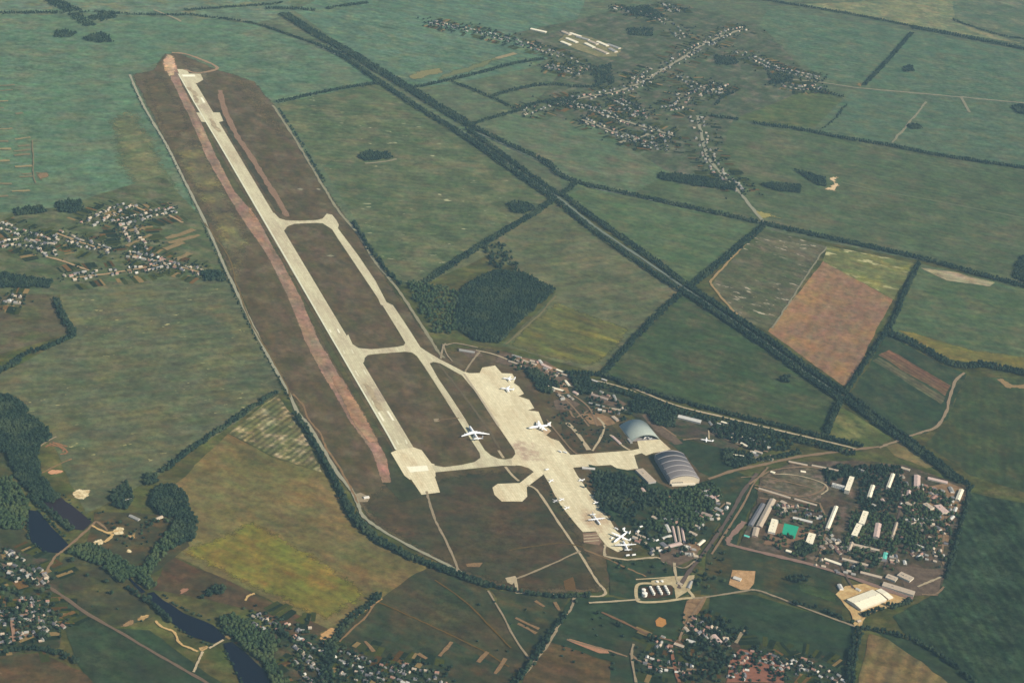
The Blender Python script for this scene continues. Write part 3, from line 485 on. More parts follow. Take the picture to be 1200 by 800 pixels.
for pts, wd, m in (([(640, 436), (652, 458), (668, 474), (690, 500)], 6, RDB), ([(558, 411), (585, 418), (620, 434), (650, 449), (690, 456)], 6, PALE), ([(545, 436), (553, 424), (562, 413)], 7, DIRT), ([(516, 421), (519, 408), (522, 403)], 6, DIRT), ([(522, 405), (535, 403), (560, 408)], 6, DIRT), ([(519, 404), (523, 415), (530, 424)], 5, DIRT),
        ([(664, 496), (676, 508), (690, 528)], 14, PALE), ([(694, 529), (703, 515), (708, 500), (700, 490)], 7, PALE), ([(640, 492), (668, 526), (676, 532)], 5, RDB), ([(715, 510), (728, 522), (738, 528)], 7, PALE), ([(668, 482), (674, 490), (690, 482), (705, 478), (722, 482)], 6, RDB), ([(700, 500), (690, 478), (672, 464)], 5, RDB),
        ([(762, 490), (775, 500), (792, 512)], 7, RDB), ([(800, 516), (818, 514.5), (830, 517)], 6, RDB), ([(832, 505), (848, 514), (868, 522), (900, 530)], 7, RDB), ([(830, 505), (831, 515)], 5, PALE),
        ([(735, 452), (790, 475), (850, 490), (900, 502), (960, 516), (1005, 527)], 9, PALE), ([(700, 447), (720, 452), (745, 460)], 6, PALE), ([(830, 562), (860, 552), (890, 546), (930, 537), (965, 532), (1030, 524)], 12, RDB),
        ([(887, 555), (872, 575), (858, 600), (842, 625), (822, 652), (806, 672), (795, 690)], 10, RDG), ([(900, 548), (884, 566), (872, 590), (852, 622), (834, 650)], 6, RDB), ([(872, 612), (856, 630), (853, 636), (860, 640), (900, 650), (950, 662), (1000, 678), (1045, 694), (1070, 702)], 15, smat('brown_road', alb((142, 122, 112), (950, 660)), .15)),
        ([(812, 702), (830, 700), (868, 694), (885, 692), (910, 700), (940, 712), (975, 725), (1003, 735)], 7, DIRT), ([(1075, 688), (1090, 682), (1104, 676)], 7, PALE), ([(1080, 697), (1096, 697), (1106, 688)], 6, RDB), ([(1110, 580), (1108, 610), (1104, 650), (1106, 664)], 6, RDB),
        ([(690, 707), (722, 705), (750, 703)], 7, PALE), ([(705, 718), (735, 732), (760, 744), (790, 752), (800, 756)], 8, smat('brown_lane', alb((124, 104, 88), (740, 735)), .2)), ([(738, 766), (752, 776), (790, 784), (830, 786)], 7, RDB), ([(786, 756), (790, 780), (796, 800)], 9, smat('brick_lane', alb((138, 104, 90), (790, 770)), .2)), ([(796, 752), (800, 740), (812, 720), (826, 700)], 6, RDB), ([(742, 755), (740, 770), (745, 800)], 6, DIRT), ([(862, 754), (872, 738)], 8, DIRT),
        ([(664, 750), (690, 757), (710, 762), (735, 770)], 6, RDB), ([(790, 660), (792, 676), (800, 690)], 7, PALE), ([(790, 664), (802, 666), (812, 660), (818, 654), (812, 648)], 5, DIRT), ([(850, 590), (838, 600), (822, 606)], 5, RDB), ([(782, 578), (792, 594), (806, 606)], 6, RDB), ([(1005, 735), (1010, 728), (1015, 722)], 6, YEL),
        ([(1038, 650), (1046, 632), (1052, 614)], 6, RDB), ([(1000, 690), (985, 662), (992, 640), (1010, 600)], 6, RDG), ([(1060, 590), (1080, 588), (1100, 585)], 5, RDB), ([(878, 568), (905, 552), (950, 548), (968, 556), (964, 574), (940, 582), (900, 578), (884, 572)], 6, RDB), ([(890, 584), (920, 590), (956, 600)], 6, RDB), ([(868, 560), (900, 560), (940, 570)], 4, RDB), ([(884, 569), (905, 574), (935, 583), (962, 591)], 5, RDB), ([(905, 556), (935, 558), (962, 566), (970, 574), (962, 580)], 5, PALE), ([(900, 563), (930, 567), (955, 574)], 4, RDB), ([(888, 575), (915, 583), (945, 591)], 4, RDB), ([(925, 543), (955, 549), (985, 555)], 5, RDB), ([(960, 590), (968, 612), (964, 640), (956, 658)], 6, RDB), ([(1016, 598), (1010, 620), (1000, 645), (990, 664)], 6, RDB), ([(1056, 556), (1056, 590), (1044, 640), (1036, 668)], 6, RDG), ([(1058, 600), (1080, 604), (1112, 612)], 6, RDB), ([(930, 597), (960, 604), (985, 606)], 5, RDG)):
    ribbon('road', pts, wd, m, jit=.5)
sheet('sports_court', [(919, 613.5), (936, 617.5), (931, 632), (916, 626)], smat('court_surface', alb((64, 166, 136), (926, 622)), .06), jit=0)
sheet('yard', [(664, 750.5), (668, 749), (712, 762), (714, 766), (702, 766)], smat('orange_bare_strip', alb((170, 132, 108), (690, 757)), .2), jit=1)
# ------------------------------------------------------------------ trees
def ico(sub):
    b = bmesh.new(); bmesh.ops.create_icosphere(b, subdivisions=sub, radius=1); b.verts.ensure_lookup_table()
    v = np.array([x.co[:] for x in b.verts]); f = np.array([[q.index for q in p.verts] for p in b.faces]); b.free(); return v, f
def crown_template(seed, sub, leaves):
    r = np.random.default_rng(seed); v, f = ico(sub)
    lobes = r.normal(size=(7, 3)); lobes /= np.linalg.norm(lobes, axis=1)[:, None]
    d = .68 + .42 * np.clip((v @ lobes.T).max(1), 0, 1) ** 3 + r.normal(0, .08, len(v))
    v = v * d[:, None]; v[:, 2] = np.where(v[:, 2] < 0, v[:, 2] * .8, v[:, 2])
    vs = [v]; fs = [f]; n = len(v)
    for k in range(leaves):
        c = r.normal(size=3); c /= np.linalg.norm(c); c *= r.uniform(.8, 1.22)
        vs.append(c + r.normal(0, .17, (3, 3))); fs.append(np.array([[n, n + 1, n + 2]])); n += 3
    return np.concatenate(vs), np.concatenate(fs)
TN = [crown_template(s, 2, 34) for s in range(4)]; TF = [crown_template(s + 9, 1, 8) for s in range(4)]
def leafmat(name, a, b, c):
    t = NT(name); col = t.mix(t.rng(t.noise(t.pos, 1 / 14, 2), .42, .58, 0, 1), a, b); col = t.mix(t.rng(t.noise(t.pos, 1 / 70, 3), .5, .66, 0, .8), col, c)
    return t.diffuse(t.scale(col, t.rng(t.noise(t.pos, 1 / 2.5, 3), .3, .7, .72, 1.28)))
LEAF = leafmat('foliage', (.042, .066, .028), (.024, .042, .022), (.062, .080, .032))
LEAFD = leafmat('dark_foliage', (.024, .041, .024), (.011, .021, .015), (.044, .060, .030))
BARK = smat('bark', (.10, .08, .06), .2, 1)
def treemass(name, label, pts, mat=None, h=(10, 16), r=(3.6, 6.0), far=False):
    pts = np.asarray(pts); 
    if len(pts) == 0: return
    vs = []; fs = []; n = 0; T = TF if far else TN
    which = NP.integers(0, 4, len(pts))
    for k in range(4):
        p = pts[which == k]; m = len(p)
        if not m: continue
        tv, tf = T[k]; hh = NP.uniform(*h, m); rr = NP.uniform(*r, m); a = NP.uniform(0, 6.28, m)
        ca, sa = np.cos(a)[:, None], np.sin(a)[:, None]
        X = (tv[None, :, 0] * ca - tv[None, :, 1] * sa) * rr[:, None] + p[:, :1]; Y = (tv[None, :, 0] * sa + tv[None, :, 1] * ca) * rr[:, None] + p[:, 1:2]
        Zz = tv[None, :, 2] * (hh * .46)[:, None] + (hh * .56)[:, None]
        vs.append(np.stack([X, Y, Zz], 2).reshape(-1, 3)); fs.append((tf[None] + (n + np.arange(m) * len(tv))[:, None, None]).reshape(-1, 3)); n += m * len(tv)
    vs = np.concatenate(vs).astype(np.float32); fs = np.concatenate(fs).astype(np.int32)
    me = bpy.data.meshes.new(name); me.vertices.add(len(vs)); me.vertices.foreach_set('co', vs.ravel()); me.loops.add(fs.size); me.loops.foreach_set('vertex_index', fs.ravel())
    me.polygons.add(len(fs)); me.polygons.foreach_set('loop_start', np.arange(0, fs.size, 3, dtype=np.int32)); me.polygons.foreach_set('loop_total', np.full(len(fs), 3, np.int32))
    me.update(); me.materials.append(mat or LEAFD)
    return link(bpy.data.objects.new(name, me), None, kind='stuff', label=label)
RECTS = []          # footprints kept free of trees and cottages: centre, direction, half length, half width
def clear(P):
    P = np.asarray(P, float).reshape(-1, 2); ok = np.ones(len(P), bool)
    for cx, cy, th, hl, hw in RECTS:
        c, s = math.cos(th), math.sin(th); dx, dy = P[:, 0] - cx, P[:, 1] - cy
        ok &= ~((abs(dx * c + dy * s) < hl) & (abs(dy * c - dx * s) < hw))
    return P[ok]
def fill(px, sp, keep=1.0, rag=6):
    q = np.asarray(rough(M2(px), rag, 15)); lo, hi = q.min(0), q.max(0)
    gx, gy = np.meshgrid(np.arange(lo[0], hi[0], sp), np.arange(lo[1], hi[1], sp)); P = np.stack([gx.ravel(), gy.ravel()], 1); P += NP.uniform(-.48, .48, P.shape) * sp
    P = P[inpoly(P, q)]; return clear(P[NP.random(len(P)) < keep])
def alongline(px, width, sp, keep=.96):
    c = dens(smoothline(M2(px)), sp, False); out = []; rows = max(1, round(width / sp))
    wob = 0
    for i, (x, y) in enumerate(c):
        a = c[max(0, i - 1)]; b = c[min(len(c) - 1, i + 1)]; dx, dy = b[0] - a[0], b[1] - a[1]; L = math.hypot(dx, dy) or 1; wob = wob * .8 + rnd.gauss(0, .12) * width * .3
        for k in range(rows):
            if rnd.random() > keep: continue
            o = ((k + .5) / rows - .5) * (width - sp * .5) + rnd.gauss(0, sp * .22) + wob * (1 if k in (0, rows - 1) else 0) * .5
            out.append((x - dy / L * o + rnd.gauss(0, sp * .2), y + dx / L * o + rnd.gauss(0, sp * .2)))
    return clear(out)
def isfar(px): c = cen(px); return math.hypot(*G(*c)) > 6300
def belt(label, px, width, sp=7, keep=.96, mat=None, name='shelterbelt', **kw): return treemass(name, label, alongline(px, width, sp, keep), mat, far=isfar(px), **kw)
def wood(label, px, sp=7, keep=1.0, mat=None, name='copse', rag=5, **kw): return treemass(name, label, fill(px, sp, keep, rag), mat, far=isfar(px), **kw)
# ------------------------------------------------------------------ building kit
def box(x0, x1, y0, y1, z0, z1):
    v = [(x0, y0, z0), (x1, y0, z0), (x1, y1, z0), (x0, y1, z0), (x0, y0, z1), (x1, y0, z1), (x1, y1, z1), (x0, y1, z1)]
    return v, [(0, 3, 2, 1), (4, 5, 6, 7), (0, 1, 5, 4), (1, 2, 6, 5), (2, 3, 7, 6), (3, 0, 4, 7)]
def join(parts):
    V, F = [], []
    for v, f in parts: n = len(V); V += list(v); F += [tuple(i + n for i in q) for q in f]
    return V, F
def gable(lx, ly, h, rise, over=.5, th=.25):
    """gable roof with the ridge along x, as a solid of even thickness"""
    x, y = lx / 2 + over, ly / 2 + over; e = h - over * rise / (ly / 2)
    prof = [(-y, e), (0, h + rise), (y, e), (y, e + th), (0, h + rise + th), (-y, e + th)]
    V = [(-x, a, b) for a, b in prof] + [(x, a, b) for a, b in prof]
    F = [(0, 1, 4, 5), (1, 2, 3, 4), (11, 10, 7, 6), (10, 9, 8, 7)] + [(i, i + 6, (i + 1) % 6 + 6, (i + 1) % 6) for i in range(6)]
    return V, F
def pent(lx, ly, h, rise):
    x, y = lx / 2, ly / 2
    V = [(-x, -y, 0), (x, -y, 0), (x, y, 0), (-x, y, 0), (-x, -y, h), (x, -y, h), (x, y, h), (-x, y, h), (-x, 0, h + rise - .02), (x, 0, h + rise - .02)]
    return V, [(0, 1, 5, 4), (2, 3, 7, 6), (1, 2, 6, 9, 5), (3, 0, 4, 8, 7), (4, 5, 9, 8), (6, 7, 8, 9)]
def medata(name, vf, m, smooth=False):
    me = bpy.data.meshes.new(name); me.from_pydata(vf[0], [], vf[1]); me.materials.append(m)
    if smooth: me.polygons.foreach_set('use_smooth', [True] * len(me.polygons))
    return me
def child(name, me, parent, loc=(0, 0, 0), rz=0):
    o = bpy.data.objects.new(name, me); o.location = loc; o.rotation_euler = (0, 0, rz); return link(o, parent)
ROOFS = {'pale grey': pmat('slate_roof', (.24, .23, .205)), 'white': pmat('white_sheet_roof', (.44, .42, .37), .5), 'tan': pmat('tan_roof', (.36, .29, .21)), 'rusty red': pmat('rusty_roof', (.27, .15, .11)), 'dark': pmat('dark_roof', (.12, .115, .12)), 'cream': pmat('cream_roof', (.66, .60, .44)), 'pink': pmat('pink_roof', (.44, .32, .27)), 'teal': pmat('teal_roof', (.10, .42, .33)), 'brown': pmat('brown_roof', (.25, .19, .15))}
WALLS = {'cream': pmat('cream_wall', (.52, .47, .37)), 'white': pmat('white_wall', (.66, .63, .56)), 'brick': pmat('brick_wall', (.32, .22, .17)), 'grey': pmat('grey_wall', (.30, .29, .27))}
GLASS = pmat('window_glass', (.04, .05, .06), .15, 0, .5); DOORM = pmat('painted_door', (.16, .14, .12))
# ------------------------------------------------------------------ larger buildings: long axis between two ground points
WINM = medata('window', box(-.8, .8, -.06, .06, -.75, .75), GLASS)
VENTM = medata('vent', box(-.8, .8, -.8, .8, -.3, 1.3), WALLS['grey'])
def building(name, label, cat, p, q, width, h, roof='pale grey', wall='cream', shape='gable', rise=2.2, group=None, windows=False):
    a, b = G(*p), G(*q); L = math.hypot(b[0] - a[0], b[1] - a[1]); th = math.atan2(b[1] - a[1], b[0] - a[0])
    RECTS.append(((a[0] + b[0]) / 2, (a[1] + b[1]) / 2, th, L / 2 + 4, width / 2 + 4))
    t = empty(name, ((a[0] + b[0]) / 2, (a[1] + b[1]) / 2, 0), th, label=label, category=cat, group=group)
    if shape == 'gable': child('wall', medata('wall', pent(L, width, h, rise), WALLS[wall]), t); rf = child('roof', medata('roof', gable(L, width, h, rise), ROOFS[roof]), t)
    else:
        child('wall', medata('wall', box(-L / 2, L / 2, -width / 2, width / 2, 0, h), WALLS[wall]), t)
        rf = child('roof', medata('roof', join([box(-L / 2 - .3, L / 2 + .3, -width / 2 - .3, width / 2 + .3, h + .003, h + .5), box(-L * .2, -L * .2 + 4, -2, 2, h + .503, h + 2.4)]), ROOFS[roof]), t)
    n = max(2, int(L / 5))
    if windows:
        for st in range(max(1, int(h // 3.2))):
            for sd in (-1, 1):
                for i in range(n): child('window', WINM, t, (-L / 2 + (i + .5) * L / n, sd * width / 2, st * 3.1 + 1.95))
    child('door', medata('door', box(-1.2, 1.2, -width / 2 - .06, -width / 2 + .02, 0, 2.4), DOORM), t)
    if h > 6:
        for f in (-.3, .05, .33): child('vent', VENTM, rf, (L * f, 0, h + (rise if shape == 'gable' else .5)))
    return t
B = building
B('barracks_block', 'tall white block, short arm of an L, by the railway yard', 'building', (974.5, 570), (989.5, 574), 11, 11, 'white', 'white', 'flat', windows=True); B('barracks_block', 'bright cream slab, the long arm of an L beside the railway yard', 'building', (997.5, 563), (991.5, 579), 14, 14, 'cream', 'cream', 'flat', windows=True)
B('barracks_block', 'long low white roofed block above the turquoise court', 'building', (929, 608), (951.5, 613.5), 11, 6, 'white', 'brick'); B('barracks_block', 'short cream block left of the turquoise court', 'building', (908, 611), (903.5, 626), 20, 8, 'cream', 'white', 'flat', windows=True); B('barracks_block', 'short cream block right of the turquoise court', 'building', (951.5, 627.5), (947.5, 639), 20, 8, 'cream', 'white', 'flat', windows=True)
B('barracks_block', 'long cream block right of the court, orange at its upper end', 'building', (979.5, 596), (969, 622), 11, 9, 'cream', 'cream', windows=True); B('barracks_block', 'bright cream block in the middle of the garrison, upper of the stepped pair', 'building', (1014, 602.5), (1008.5, 617), 16, 11, 'cream', 'white', 'flat', windows=True); B('barracks_block', 'bright cream block in the middle of the garrison, lower of the stepped pair', 'building', (1006.5, 617.5), (1000, 631), 16, 11, 'cream', 'white', 'flat', windows=True)
B('barracks_block', 'tan block with a grey lower end, right of the stepped cream pair', 'building', (1029, 616), (1026, 632), 16, 9, 'pink', 'grey', windows=True); B('barracks_block', 'narrow cream block under the dark trees of the upper garrison', 'building', (1046, 558), (1040, 574), 11, 9, 'cream', 'cream', windows=True); B('barracks_block', 'small cream block right of the white L shaped building', 'building', (1022.5, 571), (1018, 585), 12, 8, 'cream', 'cream', windows=True)
B('barracks_block', 'narrow tan block beside the lane right of the tan one', 'building', (1050.5, 614), (1044, 634), 8, 6, 'tan', 'cream'); B('barracks_block', 'pinkish block at the top of the eastern quarter', 'building', (1074.5, 559), (1074, 572), 18, 7, 'pink', 'cream'); B('barracks_block', 'long pinkish roof along the top edge of the eastern quarter', 'building', (1087, 561.5), (1110, 567), 14, 6, 'pink', 'cream')
B('barracks_block', 'broad tan building with a courtyard in the eastern quarter, right half', 'building', (1098, 594), (1108, 603), 24, 8, 'pink', 'cream', 'flat'); B('barracks_block', 'tan wing with a pale edge in the eastern quarter, left half', 'building', (1083, 592), (1092, 598), 18, 8, 'tan', 'cream', 'flat'); B('barracks_block', 'cream house on the upper right corner of the garrison town', 'building', (1126.5, 576), (1121.5, 588), 13, 8, 'cream', 'cream', windows=True)
B('barracks_block', 'long tan block with a green yard behind it', 'building', (996.5, 639), (1030, 647), 11, 7, 'tan', 'cream', windows=True); B('barracks_block', 'short tan block closing the upper end of the green yard', 'building', (998, 637.5), (994, 647), 9, 7, 'tan', 'cream'); B('barracks_block', 'long tan roof behind the trees of the main road', 'building', (986.5, 656), (1017, 664), 10, 6, 'tan', 'cream'); B('barracks_block', 'cream roof nearest the main road, left of the long tan one', 'building', (966, 656), (986, 663), 10, 5, 'cream', 'cream')
B('barracks_block', 'long brown roof beside the main road', 'building', (1008, 671.5), (1033, 678), 11, 5, 'tan', 'brick'); B('depot', 'square tan depot beside the fork of the main road, left one', 'building', (1038.5, 676.5), (1050, 681), 22, 7, 'tan', 'cream', 'flat'); B('depot', 'square tan depot beside the fork of the main road, right one', 'building', (1053, 674), (1068, 681), 26, 7, 'tan', 'cream', 'flat'); B('depot', 'long tan depot roof below the two square depots', 'building', (1034, 686), (1071, 697.5), 22, 7, 'tan', 'cream', 'flat')
B('barracks_block', 'low white block in the lower eastern quarter', 'building', (1074, 640), (1085, 644), 10, 5, 'white', 'white'); B('hut', 'tiny white hut right of the turquoise roofed booth', 'hut', (1059.5, 658), (1060.5, 662), 9, 4, 'white', 'white'); B('booth', 'booth with a turquoise roof beside the garrison lane', 'booth', (1038, 648.5), (1036, 656), 11, 4, 'teal', 'white', rise=1.2); B('booth', 'low turquoise roofed shed at the western corner of the garrison', 'shed', (872, 628), (878, 630), 8, 3.5, 'teal', 'white', rise=1)
B('workshop', 'long brownish workshop roof along the western side of the garrison', 'workshop', (905.5, 587), (889, 619), 17, 7, 'tan', 'brick', rise=3); B('workshop', 'dark grey workshop roof at the western edge of the garrison', 'workshop', (894, 592), (879, 617), 13, 6, 'dark', 'grey'); B('workshop', 'dull brown workshop below the long brownish one', 'workshop', (886.5, 620), (884, 630), 16, 6, 'tan', 'brick'); B('shed', 'tan shed beside the lower end of the railway yard', 'shed', (915, 588), (921, 591), 12, 4, 'tan', 'brick')
for i, (p, q, w_, rc, lb) in enumerate((((1065, 576), (1064, 582), 11, 'pink', 'small pink roofed house in a garden of the upper garrison'), ((1062, 590), (1068, 594), 14, 'tan', 'tan roofed house in the middle of the garrison gardens'), ((1113, 572), (1116, 578), 12, 'pale grey', 'grey roofed house below the long pinkish roof'), ((1120, 596), (1118, 601), 10, 'white', 'white roofed hut at the eastern hedge, upper of two'), ((1117, 606), (1113, 610), 10, 'white', 'white roofed hut at the eastern hedge, lower of two'), ((1033, 586), (1036, 590), 10, 'pink', 'pink hut between the two narrow cream blocks'), ((1022, 592), (1026, 594), 8, 'white', 'white hut below the small cream block'), ((1096, 582), (1092, 586), 12, 'rusty red', 'rusty roof in the middle of the eastern gardens'),
                                            ((1097, 618), (1102, 622), 11, 'dark', 'dark roof beside the eastern lane'), ((1080, 622), (1084, 626), 10, 'brown', 'brown roof in the lower eastern gardens'), ((1088, 630), (1092, 632), 9, 'tan', 'small tan roof left of the eastern lane'), ((1006, 565 - 14), (1012, 553), 9, 'pale grey', 'grey hut at the gate by the dusty track'), ((1056, 549), (1066, 552), 12, 'tan', 'tan hall on the bare corner by the highway trees'), ((961, 641), (966, 644), 11, 'brown', 'brown roof right of the round dark clump'), ((974, 632), (979, 634), 11, 'pale grey', 'grey roof below the long cream block'), ((921, 652 - 6), (927, 648), 10, 'cream', 'small cream roof on the main road of the garrison'))):
    B('house', lb, 'house', p, q, w_, 5, rc, ('cream', 'brick', 'white')[i % 3])
# the bright hall
t_ = B('market_hall', 'huge bright cream roofed hall on sandy ground at the lower right', 'hall', (1000, 711), (1030, 699.5), 52, 9, 'cream', 'cream', rise=3); B('hall_annex', 'lower pale annex at the upper end of the bright hall', 'annex', (1033.5, 698.5), (1039, 696.5), 46, 6, 'cream', 'cream', rise=2); B('shed', 'white shed at the corner of the sandy yard', 'shed', (983, 686.5), (986, 692), 11, 6, 'white', 'white'); B('hut', 'small white hut behind the bright hall', 'hut', (1003, 690.5), (1008, 693), 9, 4, 'white', 'white'); B('hut', 'small tan hut at the gate of the sandy yard', 'hut', (1004, 729), (1008, 728), 9, 4, 'tan', 'brick')
B('house', 'white roofed house alone on the orange yard', 'house', (859.5, 678), (868, 681), 13, 6, 'white', 'cream'); B('warehouse', 'long white warehouse roof behind the arched hangar', 'warehouse', (794.5, 489.5), (821, 496), 19, 7, 'white', 'grey', rise=1.5); B('hut', 'small white hut right of the long white warehouse', 'hut', (840, 497), (848, 499), 9, 4, 'white', 'white'); B('hut', 'small grey hut in front of the white warehouse corner', 'hut', (831, 495), (834, 499), 8, 4, 'pale grey', 'grey')
B('annex', 'low olive roofed annex at the foot of the striped hangar', 'annex', (748.5, 552), (764, 567), 26, 8, 'tan', 'grey', 'flat')
for i, (p, q, w_, rc, lb) in enumerate((((612, 423), (628, 428.5), 9, 'tan', 'tan shed in the row behind the apron, left of the pink one'), ((635, 428), (646, 433), 12, 'pink', 'pink roofed shed in the row behind the apron'), ((632, 423), (635, 427), 9, 'white', 'white cabin at the end of the pink shed'), ((600, 417), (611, 420), 7, 'pale grey', 'narrow grey shed at the left of the shed row'), ((652, 434), (660, 437), 9, 'cream', 'cream shed right of the pink one'), ((658, 439), (665, 441.5), 9, 'tan', 'tan shed at the right end of the row'), ((596, 424), (608, 428), 7, 'tan', 'long tan shed below the narrow grey one'),
        ((646, 455), (660, 459), 10, 'cream', 'cream compound wing below the dark grove, near side'), ((662, 447), (667, 453), 8, 'cream', 'cream compound wing beside the dark grove, right side'), ((693, 449 - 3), (702, 449), 7, 'white', 'low white roof beside the field gate'), ((705, 445), (711, 447), 6, 'white', 'tiny white roof at the field gate'), ((538, 411), (556, 414), 12, 'pale grey', 'grey depot inside the loop of the tracks'), ((693, 463), (712, 469), 12, 'brown', 'broad brown roof of the brick compound'), ((719, 464), (722, 471), 8, 'pale grey', 'narrow grey roof right of the brick compound'), ((690, 473), (708, 477.5), 7, 'pale grey', 'long grey shed below the brick compound'), ((714, 479), (727, 481.5), 7, 'tan', 'curved tan roof left of the dark wood'),
        ((718, 489), (724, 494), 12, 'tan', 'tan workshop left of the arched hangar'), ((717, 512), (727, 521), 8, 'pink', 'pink shed on the turf left of the arched hangar'), ((672, 460), (677, 463), 10, 'pink', 'pink hut below the dark blue grove'), ((859, 534), (873, 536), 9, 'cream', 'cream building right of the dark lawn'), ((884, 529), (893, 532), 9, 'tan', 'tan building right of the lawn road'), ((868, 520), (876, 524), 9, 'cream', 'small cream building behind the dark trees'), ((845, 495), (853, 497.5), 8, 'cream', 'small cream hut along the service road'), ((682, 549), (697, 550.5), 9, 'white', 'long white trailer roof at the edge of the apron road'),
        ((780.5, 616), (784.5, 624), 9, 'white', 'blue white shed above the white fan of sheds'), ((776, 632), (786, 628.5), 9, 'white', 'white shed beside the blue white one'), ((788, 618), (792, 636), 6, 'pink', 'narrow pink shed, first of the fan'), ((794, 618), (797, 636), 6, 'tan', 'narrow tan shed, second of the fan'), ((799, 620), (802, 637), 6, 'pink', 'narrow pink shed, third of the fan'), ((784, 641), (798, 637.5), 13, 'pink', 'broad pink roof below the fan of sheds'), ((775, 637), (781, 642), 14, 'dark', 'dark roof left of the broad pink one'), ((818, 640), (825, 634), 9, 'cream', 'cream roof near the town road'), ((808, 624), (816, 628), 10, 'tan', 'tan roof among the trees of the fuel store road'),
        ((833, 582), (841, 588), 12, 'pink', 'pink roof among trees beside the town road'), ((838, 596), (846, 600), 12, 'pale grey', 'grey roof among trees beside the town road'), ((822, 602), (834, 606), 14, 'brown', 'brown roof in the park south of the striped hangar'), ((752, 573), (755, 577), 9, 'pink', 'tiny pink hut left of the striped hangar'), ((764, 606), (770, 609), 10, 'tan', 'tan hut on the glade of the park'), ((802, 746 - 10), (806, 740), 9, 'tan', 'tan roof at the head of the bottom lane'), ((804, 751), (814, 754), 11, 'white', 'long white roof at the head of the bottom lane'), ((790, 755), (801, 759), 10, 'tan', 'tan roof by the brick lane'), ((836, 745), (845, 755), 12, 'pink', 'pink roofed farm building in the bottom hamlet'))):
    B('shed', lb, 'shed', p, q, w_, 4.5, rc, ('cream', 'brick', 'grey')[i % 3], rise=1.4)
for i, (p, q) in enumerate((((622, 35), (640, 39)), ((659, 38), (668, 42)), ((668, 40), (680, 44)), ((676, 44), (690, 48)), ((664, 46), (676, 51)), ((690, 49), (700, 53)), ((700, 50), (712, 55)), ((712, 53), (726, 58)), ((686, 52), (696, 57)), ((698, 58), (712, 64)), ((658, 50), (668, 54)), ((714, 58), (722, 62)))):
    B('farm_barn', 'long bright barn at the left end of the far farm yard' if i == 0 else 'pale barn of the far farm yard above the village', 'barn', p, q, 22, 6, ('cream', 'tan', 'cream', 'pale grey')[i % 4], 'cream', group=None if i == 0 else 'barns of the far farm yard')
for p, q, w_, lb in (((889, 573), (926, 584.5), 8, 'long low tan store along the upper side of the workshops'), ((931, 585.5), (957, 593), 8, 'long low tan store above the turquoise court'), ((924, 541.5), (946, 546), 8, 'tan store along the top of the railway yard, left one'), ((951, 546), (986, 553), 8, 'tan store along the top of the railway yard, right one'), ((938, 553), (944, 554), 9, 'small bright hut in the middle of the railway yard'), ((903, 553.5), (908, 555), 9, 'small bright hut at the left end of the railway yard')):
    B('store', lb, 'store', p, q, w_, 4, 'cream' if 'bright' in lb else 'tan', 'brick', rise=1.2)
for p, q, w_ in (((918, 618), (935, 622), 75), ((974, 567), (996, 573), 40)):
    a, b = G(*p), G(*q); RECTS.append(((a[0] + b[0]) / 2, (a[1] + b[1]) / 2, math.atan2(b[1] - a[1], b[0] - a[0]), math.dist(a, b) / 2 + 6, w_ / 2))
B('hut', 'white hut beside the end of the old runway strip', 'hut', (426, 584), (432, 583), 9, 4, 'white', 'white'); B('shed', 'white shed in the dark clump above the sandy diggings', 'shed', (146, 588), (154, 586), 9, 4, 'white', 'white'); B('shed', 'pale shed at the upper edge of the sandy diggings', 'shed', (152, 605), (163, 610), 10, 4, 'pale grey', 'grey'); B('shed', 'pale shed near the grove tip by the sandy diggings', 'shed', (183, 609), (190, 606), 9, 4, 'tan', 'cream')
# ------------------------------------------------------------------ the two great hangars
def vault(L, W, h, rise, n=20, r=1.0, x0=None):
    """arc shell of thickness r across y, length along x from 0 to L"""
    out = []; 
    def arc(dr): 
        R = (W * W / 4 + rise * rise) / (2 * rise); a = math.asin(min(1, W / 2 / R)); 
        return [((R + dr) * math.sin(-a + 2 * a * i / n), h + rise - R + (R + dr) * math.cos(-a + 2 * a * i / n)) for i in range(n + 1)]
    o, i_ = arc(0), arc(-r); V = []
    for x in (0, L): V += [(x, y, z) for y, z in o] + [(x, y, z) for y, z in i_]
    m = n + 1; F = []
    for k in range(n): F += [(k, k + 1, 2 * m + k + 1, 2 * m + k), (m + k, 3 * m + k, 3 * m + k + 1, m + k + 1), (k, m + k, m + k + 1, k + 1), (2 * m + k, 2 * m + k + 1, 3 * m + k + 1, 3 * m + k)]
    F += [(0, 2 * m, 3 * m, m), (n, m + n, 3 * m + n, 2 * m + n)]
    return V, F
def arcwall(x, t, W, h, rise, n=20, off=.4):
    R = (W * W / 4 + rise * rise) / (2 * rise); a = math.asin(min(1, W / 2 / R)); pr = [((R - off) * math.sin(-a + 2 * a * i / n), h + rise - R + (R - off) * math.cos(-a + 2 * a * i / n)) for i in range(n + 1)]
    pr = [(-W / 2 + off, 0)] + pr + [(W / 2 - off, 0)]; m = len(pr)
    return [(x, y, z) for y, z in pr] + [(x + t, y, z) for y, z in pr], [tuple(range(m)), tuple(range(2 * m - 1, m - 1, -1))] + [(i, (i + 1) % m, (i + 1) % m + m, i + m) for i in range(m)]
def frame(A, Bp, Cp):
    a, b, c = (np.array(G(*p)) for p in (A, Bp, Cp)); d = b - a; L = np.linalg.norm(d); d /= L; n = np.array((-d[1], d[0])); W = (c - b) @ n
    RECTS.append((*(a + n * W / 2 + d * L / 2), math.atan2(d[1], d[0]), L / 2 + 8, abs(W) / 2 + 10))
    return a + n * W / 2, math.atan2(d[1], d[0]), L, abs(W)
